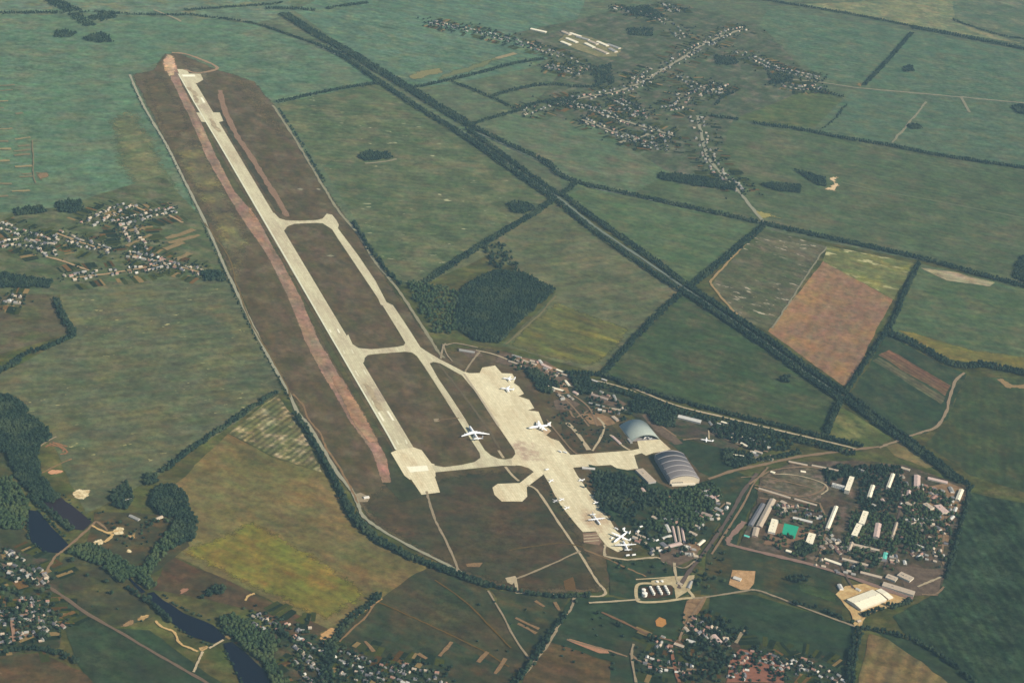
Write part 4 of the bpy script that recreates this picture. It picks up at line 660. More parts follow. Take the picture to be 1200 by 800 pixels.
GREYR = pmat('grey_green_sheet_roof', (.24, .27, .235), .5); PURP = pmat('weathered_dark_roof', (.11, .098, .098), .6); RIBM = pmat('pale_roof_rib', (.29, .265, .25), .6); INN = pmat('dark_interior', (.09, .085, .09)); CREAMW = pmat('cream_end_wall', (.48, .41, .30)); FACADE = pmat('grey_facade', (.22, .20, .20))
o_, th, L, W = frame((725.6, 499.5), (739.5, 517.5), (769.8, 511))
hg = empty('arched_hangar', (*o_, 0), th, label='grey green arched hangar with an open front and an aircraft tail in it', category='hangar')
RI = 20
child('roof', medata('roof', vault(L, W, 1.5, RI, 28, 1.0), GREYR, True), hg)
child('wall', medata('wall', join([arcwall(.6, .8, W, 1.5, RI, 28, 1.1)]), FACADE), hg)
child('plinth', medata('plinth', join([box(0, L, -W / 2 - .4, -W / 2 + .9, 0, 1.4), box(0, L, W / 2 - .9, W / 2 + .4, 0, 1.4)]), WALLS['grey']), hg)
child('floor', medata('floor', box(1.5, L - .2, -W / 2 + 1, W / 2 - 1, .2, 1.9), FACADE), hg)
child('front_arch', medata('front_arch', vault(1.6, W + .5, 1.7, RI + .1, 28, 1.8), GREYR), hg, (L + .02, 0, 0))
child('annex', medata('annex', box(L - 14, L + 12, -W / 2 - 8, -W / 2 - .5, 0, 5), ROOFS['pale grey']), hg)
print('arched hangar', L, W)
o_, th, L, W = frame((766.5, 538), (784.5, 568), (815, 560.5))
hs = empty('striped_hangar', (*o_, 0), th, label='great dark hangar with pale ribs across its roof and a cream end wall', category='hangar')
print('striped hangar', L, W)
EH, RI = 17, 12
child('roof', medata('roof', vault(L, W, EH, RI, 24, .8), PURP, True), hs)
for k in range(6): child('roof_rib', medata('roof_rib', vault(2.6, W + .6, EH + .05, RI + 1.5, 24, 1.4), RIBM), hs, (L * (k + .02) / 5.25, 0, 0))
child('end_wall', medata('end_wall', arcwall(L - 1.2, 1.3, W - .2, EH, RI, 24, .9), CREAMW), hs); child('end_wall', medata('end_wall', arcwall(.2, 1.2, W - .2, EH, RI, 24, .9), CREAMW), hs)
child('side_wall', medata('side_wall', box(.3, L - .1, -W / 2, -W / 2 + 1, 0, EH - .1), FACADE), hs); child('side_wall', medata('side_wall', box(.3, L - .1, W / 2 - 1, W / 2, 0, EH - .1), FACADE), hs)
for k in range(6): child('hangar_door', medata('hangar_door', box(L * (k + .1) / 6, L * (k + .95) / 6, -W / 2 - .5, -W / 2 - .02, .1, EH - 4), pmat('door_leaf', (.17, .155, .16))), hs)
child('window_band', medata('window_band', join([box(L + .12, L + .2, -W / 2 + 6 + i * 5, -W / 2 + 10.4 + i * 5, 6, 9) for i in range(7)]), GLASS), hs); child('end_annex', medata('end_annex', box(L + .2, L + 10, -W / 2 + 4, W / 2 - 14, 0, 5.5), WALLS['cream']), hs)
# ------------------------------------------------------------------ fuel tanks
TANKM = pmat('white_tank_paint', (.66, .63, .54), .5); n = 24
def tank(px, r, h, lb, grp=None):
    x, y = G(*px); t = empty('fuel_tank', (x, y, 0), 0, label=lb, category='fuel tank', group=grp); ring = [(r * math.cos(2 * math.pi * i / n), r * math.sin(2 * math.pi * i / n)) for i in range(n)]
    child('shell', medata('shell', ([(a, b, 0) for a, b in ring] + [(a, b, h) for a, b in ring], [(i, (i + 1) % n, (i + 1) % n + n, i + n) for i in range(n)]), TANKM, True), t)
    child('roof', medata('roof', ([(a * 1.02, b * 1.02, h) for a, b in ring] + [(0, 0, h + r * .22)], [(i, (i + 1) % n, n) for i in range(n)]), TANKM), t); child('ladder', medata('ladder', box(-.4, .4, -r - .4, -r - .05, 0, h + .8), WALLS['grey']), t)
tank((755, 698.5), 7.2, 11, 'largest white fuel tank, at the left end of the fuel store, lower one'); tank((754, 693.5), 5.5, 9, 'white fuel tank behind the largest one')
for c, (x, y) in enumerate(((762, 690), (770.8, 689.5), (779.2, 689))):
    for j in range(4): tank((x + j * 1.3, y + j * 2.4), 3.8, 8, 'white upright fuel tank in the %s of the three slanting rows of the fuel store' % ('left', 'middle', 'right')[c], '%s slanting row of fuel tanks' % ('left', 'middle', 'right')[c])
tank((770, 682.5), 4, 5, 'low beige tank in the pipe yard, left one'); tank((775.5, 682), 4, 5, 'low beige tank in the pipe yard, right one'); B('hut', 'pump house of the fuel store', 'hut', (794, 684), (799, 686), 9, 4, 'tan', 'cream'); B('hut', 'grey roofed loading shed right of the fuel tanks', 'shed', (806, 690), (810, 682), 8, 4, 'pale grey', 'grey')
# ------------------------------------------------------------------ village houses
HWALL = {'cream': pmat('house_plaster', (.33, .30, .24)), 'white': pmat('house_whitewash', (.40, .38, .34)), 'brick': pmat('house_brick', (.26, .18, .14)), 'grey': pmat('house_render', (.24, .23, .21))}
HV = {}
for k, (lx, ly, h, ri) in enumerate(((12, 9, 3.2, 3.0), (10, 8.5, 3.0, 2.8), (15, 10, 3.4, 3.2), (9, 7, 2.7, 2.2))):
    HV[k] = (medata('wall', pent(lx, ly, h + 1.8, ri), HWALL[('cream', 'white', 'grey', 'brick')[k]]), {c: medata('roof', gable(lx, ly, h + 1.8, ri), ROOFS[c]) for c in ('pale grey', 'white', 'tan', 'rusty red', 'dark')},
             medata('chimney', box(lx * .2, lx * .2 + .9, -.45, .45, h + 1.8 + ri - .8, h + 1.8 + ri + 1.3), WALLS['brick']), (lx, ly, h + 1.8, ri))
spots = []
def street(village, px, gap=24, off=17, keep=.8, weights=(.5, 3, 4, 2, 4), yards=True):
    c = dens(smoothline(M2(px)), gap, False)
    for i in range(len(c)):
        a = c[max(0, i - 1)]; b = c[min(len(c) - 1, i + 1)]; dx, dy = b[0] - a[0], b[1] - a[1]; L = math.hypot(dx, dy) or 1
        for sd in (-1, 1):
            if rnd.random() > keep: continue
            o = sd * (off + rnd.uniform(-4, 9)); x = c[i][0] - dy / L * o + rnd.gauss(0, 3); y = c[i][1] + dx / L * o + rnd.gauss(0, 3)
            if len(clear([(x, y)])) == 0: continue
            spots.append((math.hypot(x, y), x, y, math.atan2(dy, dx) + rnd.choice((0, 0, math.pi / 2)) + rnd.gauss(0, .06), village, rnd.choices(('white', 'pale grey', 'tan', 'rusty red', 'dark'), weights)[0], rnd.choices((0, 1, 2, 3), (4, 4, 2, 2))[0]))
            if yards: gardens.append((x - dy / L * sd * 26, y + dx / L * sd * 26, math.atan2(dy, dx) + math.pi / 2, rnd.uniform(18, 60), rnd.uniform(7, 17), sd))
gardens = []
VR = 'the village by the runway'
for px in ([(76, 327), (110, 322), (150, 318), (180, 313), (196, 309)], [(152, 299), (175, 303), (190, 308), (212, 314), (236, 320)], [(66, 274), (84, 281), (104, 288), (130, 294)], [(-5, 264), (20, 272), (44, 280), (66, 284)], [(100, 264), (118, 256), (134, 247), (152, 240)], [(136, 262), (156, 258), (180, 250), (206, 246)], [(0, 288), (22, 284), (46, 290), (60, 300)], [(150, 268), (156, 278), (168, 292)], [(-8, 352), (10, 351), (24, 352)]):
    street(VR, px, 25, 17, .72)
VL = 'the village in the lower left corner'
for px in ([(4, 650), (20, 660), (40, 672), (52, 682)], [(2, 672), (16, 668), (30, 678)], [(30, 700), (32, 716), (30, 728)], [(46, 704), (45, 720), (44, 734)], [(-6, 722), (20, 722), (56, 722)], [(-6, 750), (20, 748), (54, 744)], [(14, 728), (16, 752)], [(52, 728), (64, 738)]): street(VL, px, 22, 14, .56)
VC = 'the village below the yellow field'
for px in ([(330, 734), (345, 742), (362, 744)], [(340, 752), (356, 758), (372, 772)], [(350, 776), (366, 790), (372, 800)], [(396, 768), (420, 778), (450, 786), (480, 796)], [(462, 782), (490, 790), (526, 796)], [(402, 788), (430, 796), (450, 802)], [(296, 724), (306, 730), (318, 736)]): street(VC, px, 23, 14, .56, (2, 4, 3, 2, 4))
VB = 'the hamlet at the bottom of the airport lane'
for px in ([(808, 730), (824, 738), (842, 744)], [(836, 742), (842, 750), (846, 758)], [(868, 764), (866, 780), (864, 796)], [(884, 768), (902, 772), (916, 784)], [(926, 788), (935, 778), (955, 784), (985, 800)], [(756, 776), (780, 782), (812, 786)], [(776, 760), (784, 752)]): street(VB, px, 24, 13, .62, (2, 2, 3, 3, 2))
VG = 'the garrison town'
for px in ([(1060, 556), (1070, 576), (1060, 600)], [(1080, 572), (1100, 578), (1122, 588)], [(1108, 588), (1104, 620), (1098, 650)], [(1062, 612), (1078, 612), (1094, 612)], [(1064, 632), (1076, 650), (1094, 656)], [(1008, 640), (1030, 652), (1050, 656)], [(968, 628), (980, 640), (988, 648)], [(914, 598), (940, 600), (962, 604)], [(956, 660), (985, 667), (1010, 672)]): street(VG, px, 21, 12, .55, (1, 3, 4, 3, 3), yards=False)
VA = 'the airport quarter'
for px in ([(742, 628), (760, 636), (772, 650)], [(778, 612), (800, 612), (822, 618)], [(818, 600), (836, 606), (846, 590)], [(800, 646), (815, 648)], [(604, 420), (640, 432), (664, 444)], [(684, 455), (720, 470)], [(700, 478), (730, 484)], [(835, 506), (870, 516), (900, 524)], [(880, 534), (905, 538)], [(646, 452), (664, 468)], [(824, 580), (840, 578)]): street(VA, px, 20, 11, .6, (1, 3, 4, 2, 2), yards=False)
VF = 'the far village'
for px in ([(508, 27), (530, 32), (560, 38), (590, 46)], [(590, 46), (620, 54), (650, 64), (690, 82)], [(640, 78), (660, 82), (680, 86)], [(610, 134), (640, 124), (668, 118)], [(668, 118), (700, 112), (736, 104), (760, 92)], [(742, 96), (760, 88), (790, 74), (812, 60), (830, 50)], [(830, 52), (850, 40), (872, 34)], [(868, 62), (890, 72), (905, 80)], [(905, 80), (930, 86), (958, 92)], [(916, 100), (940, 104), (958, 102)], [(782, 6), (790, 14)], [(720, 10), (750, 16), (780, 26), (800, 46)], [(706, 132), (730, 142), (760, 152), (788, 160)], [(680, 140), (710, 152), (742, 164), (765, 172)], [(816, 138), (822, 160), (830, 184), (844, 204)], [(844, 204), (856, 214), (866, 224)], [(798, 90), (820, 104), (846, 108)], [(812, 112), (830, 104), (846, 98)], [(660, 120), (690, 128), (720, 130), (750, 134)], [(724, 118), (745, 128), (750, 138)], [(780, 128), (796, 124), (800, 112)], [(770, 160), (775, 176)]):
    street(VF, px, 33, 20, .8, (.5, 3, 4, 2, 3))
spots.sort(key=lambda s: s[0])
NEAR = 290
for _, x, y, a, vil, rc, k in spots[:NEAR]:
    h = empty('house', (x, y, 0), a, label='house with a %s roof in %s' % (rc, vil), category='house', group='%s-roofed houses of %s' % (rc, vil)); h.scale = (.86, .86, .86)
    wl, rf, ch, _d = HV[k]; child('wall', wl, h); r_ = child('roof', rf[rc], h); child('chimney', ch, r_)
V, F, MI = [], [], []
order = ('pale grey', 'white', 'tan', 'rusty red', 'dark')
for _, x, y, a, vil, rc, k in spots[NEAR:]:
    lx, ly, hh, ri = HV[k][3]; c, s = math.cos(a), math.sin(a)
    for j, (v, f) in enumerate((pent(lx, ly, hh, ri), gable(lx, ly, hh, ri))):
        n = len(V); V += [(x + c * p[0] - s * p[1], y + s * p[0] + c * p[1], p[2]) for p in v]; F += [tuple(i + n for i in q) for q in f]; MI += [order.index(rc) if j else 5] * len(f)
mesh('distant_houses', V, F, [ROOFS[c] for c in order] + [HWALL['cream']], mi=MI, kind='stuff', label='many tiny pale houses strung along the lanes of the far villages')
PL = [smat('garden_%d' % i, alb(c, (300, 500)), .25, 5) for i, c in enumerate(((72, 84, 60), (58, 74, 56), (112, 96, 78), (132, 118, 92), (90, 82, 70), (80, 90, 64)))]
V, F, MI = [], [], []; zz = 1.45
for i, (x, y, a, l, w_, sd) in enumerate(gardens):
    for q in range(rnd.choice((1, 2, 2))):
        c, s = math.cos(a), math.sin(a); ox = sd * (l / 2 + 4); oy = (q - .5) * w_ * 1.05; n = len(V); zz = 1.30 + .0003 * len(V) / 4
        V += [(x + c * (ox + u * l / 2) - s * (oy + v * w_ / 2), y + s * (ox + u * l / 2) + c * (oy + v * w_ / 2), zz) for u, v in ((-1, -1), (1, -1), (1, 1), (-1, 1))]; F.append((n, n + 1, n + 2, n + 3)); MI.append(rnd.choices(range(6), (4, 4, 1, 1, 1, 3))[0])
mesh('garden_plots', V, F, PL, mi=MI, kind='structure')
for vil, px in ((VR, [(84, 327), (150, 318), (196, 309)]), (VR, [(152, 299), (190, 308), (236, 320)]), (VR, [(55, 302), (80, 309), (104, 318)]), (VR, [(152, 240), (162, 244), (172, 249)]), (VR, [(66, 274), (104, 288), (130, 294)]), (VR, [(196, 252), (206, 257), (214, 262)])): ribbon('village_lane', px, 9, smat('village_lane', alb((160, 142, 116), (150, 300)), .2), jit=2)
for p, q in (((195, 280), (228, 270)), ((198, 286), (234, 276)), ((192, 293), (216, 285)), ((148, 290), (176, 276)), ((140, 274), (168, 268)), ((205, 305), (222, 297))): ribbon('garden_strip', [p, q], rnd.uniform(14, 24), smat('pale_fallow', alb((132, 122, 100), (200, 280)), .25), jit=3)
for px in ([(30, 700), (32, 730)], [(46, 704), (44, 734)], [(-20, 722), (56, 722)], [(-20, 749), (58, 744)], [(14, 728), (16, 752)]): ribbon('village_lane', px, 8, smat('lane', alb((146, 122, 106), (40, 720)), .2), jit=1)
for px in ([(682, 141), (710, 152), (744, 164)], [(690, 129), (730, 142), (790, 160)], [(725, 168), (744, 164), (760, 158)], [(668, 118), (736, 104), (790, 74), (830, 50), (870, 35)]): ribbon('village_lane', px, 15, smat('far_lane', alb((150, 148, 132), (740, 140)), .2), jit=3)
belt('broad dark belt of trees on the far side of the main highway', [(333, 17), (372, 42), (400, 57), (440, 81), (480, 105), (512, 125), (550, 148)], 62, 9)
belt('thin dark tree row on the near side of the main highway, joined by the lane from the left', [(218, 18), (262, 23), (300, 29), (342, 43), (372, 53)], 20, 9)
belt('dark tree row on the near side of the highway between the far bend and the crossroads', [(372, 53), (400, 66), (445, 97), (490, 127), (530, 151)], 36, 9)
belt('dark trees lining the highway between its two crossings, right of the long green field', [(531, 152), (570, 178), (606, 204), (648, 233)], 42, 8.5); belt('narrow tree row on the far verge of the highway beside the branching road', [(548, 152), (578, 174), (612, 199), (654, 229)], 30, 8.5)
belt('near row of dark trees along the highway below the second crossing', [(652, 236), (690, 267), (740, 303), (792, 338)], 28, 8); belt('far row of dark trees along the highway below the second crossing', [(660, 230), (700, 259), (750, 294), (802, 333)], 34, 8)
belt('broad dark belt along the highway between the green field and the ploughed field', [(797, 340), (850, 375), (900, 409), (945, 442), (985, 469)], 30, 7.5); belt('far row of trees along the highway beside the ploughed field', [(806, 336), (856, 369), (905, 402), (950, 435), (994, 464)], 28, 7.5)
belt('dark highway trees running down to the garrison town', [(990, 468), (1030, 498), (1065, 522), (1100, 548), (1125, 566)], 30, 7.5); belt('leafy far verge of the highway above the garrison town', [(998, 466), (1036, 494), (1072, 520), (1108, 548), (1138, 572)], 14, 7.5)
belt('dark belt along the branch road curving right behind the green fields', [(550, 148), (575, 160), (602, 173), (640, 191), (656, 206), (690, 218), (740, 229), (800, 242), (860, 255), (895, 263)], 36, 8.5)
belt('long dark belt along the branch road above the ploughed field', [(895, 263), (950, 275), (1000, 286), (1060, 299), (1100, 309), (1150, 323), (1215, 340)], 38, 8)
belt('dark hedge row from the airfield corner to the highway', [(325, 121), (360, 113), (400, 105), (445, 98)], 26, 9); belt('dark row continuing from the highway towards the far village', [(484, 104), (525, 95), (560, 87), (600, 76), (636, 70)], 28, 9)
belt('dark row slanting down below the tan stubble strip', [(530, 97), (560, 108), (582, 118), (608, 130)], 20, 9); belt('hazy tree row between two strips left of the far village', [(576, 114), (600, 107), (640, 100), (690, 103), (706, 96)], 28, 10)
belt('short dark row linking the highway crossing to the far village', [(550, 148), (580, 138), (605, 131), (628, 122), (664, 117)], 26, 9)
belt('dark horizontal belt crossing the top left corner', [(-30, 17), (40, 16), (75, 16)], 34, 10); belt('hazy belt continuing right of the top left crossing', [(92, 16), (115, 15), (160, 18), (215, 19)], 16, 10, .8); belt('dark belt slanting into the top left crossing', [(52, -12), (62, 1), (86, 14)], 90, 10)
belt('dark strip of trees pointing down from the top left crossing', [(88, 17), (95, 24), (106, 31)], 70, 10); belt('short row of trees near the top, left of the highway start', [(217, 13), (260, 10), (315, 6), (330, 4)], 24, 10); belt('hazy row of trees at the top where the highway enters', [(312, 11), (340, 11), (368, 13)], 34, 10); belt('hazy row of trees at the top, right of the highway start', [(384, 11), (395, 9), (430, 4)], 34, 10)
wood('dark round copse in the far left field', [(62, 41), (68, 37), (78, 35), (88, 38), (87, 44), (74, 46), (65, 45)], 10, mat=LEAFD, rag=12); wood('dark long copse in the far left field, right of the round one', [(98, 45), (108, 42), (118, 38), (129, 42), (130, 50), (118, 51), (104, 49)], 10, mat=LEAFD, rag=12); wood('clump of trees beside the top left crossing', [(104, 20), (120, 14), (134, 15), (134, 22), (118, 25), (106, 24)], 10, rag=12)
belt('long dark belt across the top right corner', [(872, -3), (940, 8), (1000, 18), (1060, 30), (1080, 34)], 34, 10); belt('broadening dark belt at the top right edge', [(1070, 33), (1110, 40), (1150, 48), (1215, 61)], 62, 10); belt('thin dark row above the top right belt', [(1116, 24), (1150, 36), (1180, 44), (1215, 48)], 22, 10)
belt('dark row climbing the far right fields', [(1068, 40), (1042, 70), (1012, 101)], 24, 9.5); belt('long dark belt crossing the right hand fields', [(884, 145), (940, 153), (990, 163), (1040, 171), (1090, 181), (1140, 189), (1215, 200)], 38, 9); belt('short dark row at the right end of the far village', [(834, 137), (850, 139), (864, 141)], 24, 9)
belt('faint row of trees between two far green fields', [(992, 124), (978, 140), (964, 152)], 12, 10, .8); belt('dark row at the far village edge pointing right', [(952, 106), (970, 110), (988, 114)], 34, 10); belt('dark row curving round the field below the far village', [(862, 108), (848, 114), (838, 124)], 20, 10)
for lb, pp in (('small dark copse alone in the far right field', [(1058, 80), (1064, 77), (1070, 79), (1069, 84), (1060, 85)]), ('low dark copse beside the pale lane in the far right fields', [(1062, 148), (1066, 146), (1078, 147), (1081, 151), (1070, 153)]), ('dark copse cut by the right edge below the pale track', [(1184, 126), (1192, 123), (1215, 125), (1215, 137), (1192, 134)]), ('dark block of trees at the right edge on the branch road', [(1186, 326), (1194, 303), (1215, 298), (1215, 336)]),
               ('long dark wood at the foot of the far village', [(773, 204), (800, 205), (846, 213), (862, 217), (862, 224), (810, 218), (774, 211)]), ('dark copse under the lane of the far village', [(890, 216), (905, 215), (940, 218), (940, 227), (912, 226)]), ('dark copse left of the pale sand pit', [(928, 199), (945, 203), (966, 209), (968, 219), (958, 218), (944, 209)]),
               ('dark square copse left of the village by the runway', [(16, 246), (34, 244), (52, 243), (54, 250), (40, 252), (18, 254)]), ('dark block wood above the village by the runway', [(66, 240), (80, 236), (96, 235), (98, 248), (86, 251), (68, 250)]), ('small dark square copse inside the long green field', [(419, 183), (431, 178), (455, 180), (461, 187), (428, 190)]),
               ('dark round copse beside the highway crossing', [(594, 240), (604, 236), (618, 238), (626, 246), (614, 252), (600, 250)]), ('small bushy clump on the green field below the highway', [(913, 446), (918, 441), (926, 442), (925, 448), (916, 449)])):
    wood(lb, pp, 8, mat=LEAFD)
belt('short dark row joining the highway to the branch road', [(656, 230), (668, 221), (674, 216)], 30, 9); belt('broad dark belt running from the highway to the big wood', [(650, 234), (625, 252), (598, 268), (560, 291), (520, 317), (498, 333)], 32, 8)
belt('dark belt left of the dusty bend, above the highway', [(893, 267), (868, 288), (840, 312), (808, 337)], 34, 8); belt('dark row between the striped field and the green field', [(796, 346), (770, 371), (740, 402), (706, 440)], 20, 7.5, .9); belt('dark belt along the right side of the ploughed field', [(1076, 310), (1060, 345), (1046, 378), (1022, 414), (990, 462)], 18, 7.5)
belt('thick dark belt right of the ploughed field, running off the right edge', [(1038, 390), (1075, 406), (1108, 424), (1130, 430), (1155, 429), (1215, 442)], 40, 8); belt('short dark row between the green field and the rough triangle', [(984, 472), (975, 491), (967, 512)], 20, 7.5); belt('dark belt behind the airport sheds along the green field', [(664, 438), (705, 441), (740, 454), (800, 472), (850, 485), (900, 497), (960, 512), (1010, 524)], 20, 7.5)
belt('leafy row in front of the service road behind the hangars', [(700, 452), (745, 466), (800, 484), (850, 496), (910, 510), (965, 524), (1000, 533)], 34, 8, .85)
wood('large dark wood between the runway and the striped field', [(535, 352), (545, 336), (578, 318), (610, 320), (653, 341), (625, 364), (586, 403), (555, 400), (534, 384)], 7.5, name='wood'); wood('greener scrub wood on the runway side of the large wood', [(474, 330), (498, 332), (536, 340), (538, 384), (528, 392), (508, 390), (497, 372), (484, 352)], 9, .5, LEAF, name='wood')
belt('dotted row of trees leading up from the large wood', [(568, 290), (576, 303), (584, 316)], 10, 8, .7); belt('second dotted row of trees leading up from the large wood', [(588, 296), (599, 310), (611, 322)], 10, 8, .7)
wood('loose trees at the top corner of the large wood', [(566, 290), (590, 284), (612, 318), (580, 318)], 13, .4); belt('trees along the airfield road beside the long green field', [(414, 262), (432, 290), (446, 308), (452, 318), (470, 334)], 14, 7.5, .8); belt('thin hedge on the far stretch of the airfield road', [(326, 128), (345, 156), (362, 184), (380, 214)], 7, 8, .7)
belt('thin dark hedge along the far left airfield road', [(153, 98), (160, 112), (172, 136), (188, 162), (206, 196), (222, 230), (240, 268)], 7, 8, .55, h=(3, 7), r=(2, 3.6)); belt('dark hedge along the left airfield road beside the mottled field', [(240, 268), (258, 308), (276, 348), (297, 392), (318, 430), (338, 468)], 7, 7.5, .65, h=(3, 8), r=(2, 4))
belt('thick dark hedge along the airfield road beside the yellow field', [(346, 486), (362, 510), (380, 540), (396, 572), (412, 604), (428, 622)], 17, 7); belt('dark hedge rounding the lower corner of the airfield', [(404, 590), (420, 613), (450, 638), (490, 657), (540, 676), (575, 688)], 26, 7); belt('dark hedge along the lower edge of the airfield', [(560, 682), (580, 688), (610, 695), (650, 700), (690, 699)], 12, 7, .85)
belt('dark row between the mottled field and the yellow field', [(322, 461), (290, 483), (240, 517), (190, 554)], 17, 7); wood('round dark clump at the end of the slanting row', [(168, 562), (174, 556), (184, 558), (186, 566), (178, 570), (170, 568)], 7, mat=LEAFD)
wood('big dark grove at the left tip of the yellow field', [(174, 592), (184, 572), (200, 568), (216, 578), (226, 600), (232, 622), (224, 636), (205, 640), (198, 622), (204, 606), (190, 604)], 7); wood('dark clump among the sandy diggings', [(136, 574), (146, 566), (154, 572), (158, 584), (152, 596), (136, 596), (128, 590)], 7, .9)
wood('dense dark wood along the left edge, hugged by a pale track', [(-30, 466), (12, 464), (27, 474), (38, 492), (58, 504), (63, 513), (48, 524), (41, 540), (46, 558), (60, 573), (72, 584), (62, 592), (44, 586), (28, 572), (12, 545), (12, 530), (-30, 525)], 6.5, name='wood')
belt('dark trees along the left bank of the brown pond', [(36, 582), (52, 596), (70, 610), (84, 622)], 20, 7, .9)
belt('bushes along the right bank of the brown pond', [(72, 580), (90, 595), (106, 609)], 8, 7, .6, h=(3, 7), r=(2.5, 4))
wood('leafy trees between the pond and the left edge', [(-30, 560), (10, 560), (28, 578), (36, 600), (30, 622), (16, 622), (-30, 610)], 8, .8, LEAF, name='wood')
wood('green riverside trees between the two dark ponds', [(76, 648), (92, 642), (108, 640), (140, 654), (162, 668), (170, 660), (182, 640), (200, 622), (218, 632), (200, 646), (184, 660), (176, 676), (182, 692), (172, 692), (156, 676), (140, 684), (122, 668), (94, 656)], 7.5, .9, LEAF, name='wood')
belt('thin riverside trees on the near bank of the long pond', [(150, 690), (170, 704), (188, 718), (200, 730)], 12, 7, .8); wood('green trees around the lower end of the long pond', [(255, 728), (276, 720), (300, 735), (330, 750), (322, 775), (340, 800), (322, 806), (300, 772), (282, 752), (262, 742)], 7.5, .85, LEAF, name='wood'); wood('dark trees on the meadow above the long pond', [(234, 702), (242, 692), (256, 687), (270, 690), (266, 698), (248, 702)], 7.5, .8)
belt('dark row of trees running down into the lower village', [(444, 699), (430, 712), (412, 726), (396, 744), (386, 760)], 20, 7.5); belt('dark village trees below the yellow field', [(386, 758), (384, 780), (382, 810)], 30, 8); belt('dark row of trees across the lower left corner', [(-20, 768), (30, 762), (52, 762), (75, 770), (92, 776)], 18, 7.5, .9)
belt('dark row down the lane below the airfield', [(664, 720), (654, 732), (640, 748), (628, 766)], 16, 7.5, .9); belt('dark trees at the bottom of the lane below the airfield', [(640, 752), (624, 776), (604, 800), (590, 815)], 18, 7.5, .9); belt('dark row in the field left of the village by the runway', [(66, 352), (72, 368), (86, 392)], 22, 7.5); belt('dark row leading to the left edge from the mottled field', [(86, 394), (58, 407), (30, 416), (12, 430), (-20, 446)], 20, 7.5)
wood('dark wood at the lower left of the village by the runway', [(-30, 325), (10, 322), (40, 328), (62, 330), (58, 337), (-30, 338)], 7.5, .95, name='wood'); wood('scrubby copse at the right end of the village street', [(236, 322), (246, 318), (262, 322), (264, 330), (240, 330)], 7.5, .9)
# groves about the airport
wood('dense dark park between the apron and the striped hangar', [(692, 560), (706, 553), (728, 556), (742, 562), (756, 572), (772, 574), (774, 588), (748, 600), (736, 616), (722, 602), (702, 588)], 8.5, .66, name='park_trees'); wood('green park south of the striped hangar', [(776, 578), (800, 574), (835, 566), (846, 580), (838, 604), (812, 626), (776, 628), (752, 618), (770, 596)], 8.5, .6, LEAF, name='park_trees')
wood('trees at the right of the dark lawn', [(846, 526), (862, 530), (884, 534), (880, 545), (860, 550), (850, 545)], 7.5, .85, name='park_trees'); wood('dark wood behind the grey arched hangar', [(735, 470), (762, 474), (792, 486), (792, 503), (770, 500), (756, 486), (740, 484)], 7.5, .85, name='park_trees')
wood('dark grove beside the apron, below the sheds', [(611, 432), (640, 440), (656, 456), (646, 464), (632, 458), (620, 444)], 7.5, .9, name='park_trees'); wood('dark blue grove behind the brick compound', [(668, 442), (690, 444), (698, 456), (690, 462), (672, 458)], 7.5, .95, name='park_trees'); wood('trees behind the white long shed', [(826, 494), (856, 500), (900, 512), (930, 522), (925, 532), (880, 528), (836, 510)], 8.5, .66, name='park_trees')
belt('dark row along the road above the railway yard', [(862, 546), (888, 541), (915, 536), (936, 531)], 22, 7.5); wood('dark grove behind the white L shaped block', [(962, 552), (985, 546), (1012, 548), (1008, 562), (985, 560), (972, 572)], 7.5, .9, name='park_trees'); wood('dark trees among the upper garrison blocks', [(1004, 548), (1060, 546), (1056, 580), (1046, 602), (1016, 600), (1000, 590), (1010, 570)], 9, .62, name='park_trees')
wood('trees among the lower garrison blocks', [(1000, 600), (1044, 604), (1058, 612), (1050, 650), (1030, 660), (985, 645), (990, 620)], 9, .55, LEAF, name='park_trees'); wood('trees of the eastern garrison quarter', [(1056, 570), (1100, 575), (1124, 590), (1104, 640), (1060, 650), (1056, 600)], 9.5, .5, LEAF, name='park_trees'); belt('dark hedge along the eastern edge of the garrison town', [(1136, 572), (1130, 600), (1120, 640), (1108, 678)], 12, 7.5, .9)
wood('scattered trees of the western garrison quarter', [(892, 590), (960, 596), (985, 610), (955, 660), (905, 646)], 12, .38, LEAF, name='park_trees'); wood('round dark clump by the sports court', [(930, 640), (938, 636), (948, 638), (950, 648), (940, 653), (932, 650)], 7, mat=LEAFD, name='park_trees'); belt('trees along the main road of the garrison town', [(965, 658), (1000, 667), (1040, 680)], 9, 8, .6)
wood('scattered trees among the sheds by the fuel store road', [(742, 612), (790, 622), (830, 618), (820, 640), (790, 655), (750, 640)], 12, .42, name='park_trees'); belt('dark row of trees below the bright hall', [(1012, 722), (1035, 714), (1055, 710), (1066, 705)], 16, 7.5, .9); belt('dark lane of trees beside the stubble field', [(1006, 738), (1000, 760), (994, 800)], 26, 7.5, .8); belt('dark hedge slanting across the lower right corner', [(1010, 736), (1060, 748), (1100, 768), (1140, 800)], 16, 7.5, .8)
belt('dark row along the lane left of the bright hall', [(930, 708), (960, 715), (998, 730)], 12, 8, .6); wood('dark bushes on the green verge right of the orange yard', [(912, 674), (950, 676), (946, 684), (915, 682)], 9, .5); wood('trees between the lower brick lanes', [(800, 745), (836, 752), (860, 770), (846, 800), (800, 800)], 11, .45, name='park_trees'); wood('dark thicket beside the orange spoil', [(820, 712), (850, 728), (880, 735), (870, 750), (836, 745), (815, 730)], 11, .4, name='park_trees')
belt('dark row of trees along the brown lane of the lower right', [(662, 700), (690, 714), (730, 736), (770, 750)], 8, 8, .5); wood('dark wooded bank between the airfield and the striped hangar road', [(684, 570), (692, 572), (712, 596), (722, 614), (714, 610), (698, 588)], 8.5, .66, name='park_trees'); belt('sparse bushes along the lower left apron edge', [(642, 572), (658, 596), (673, 618)], 8, 8, .4, h=(3, 7), r=(2, 4))
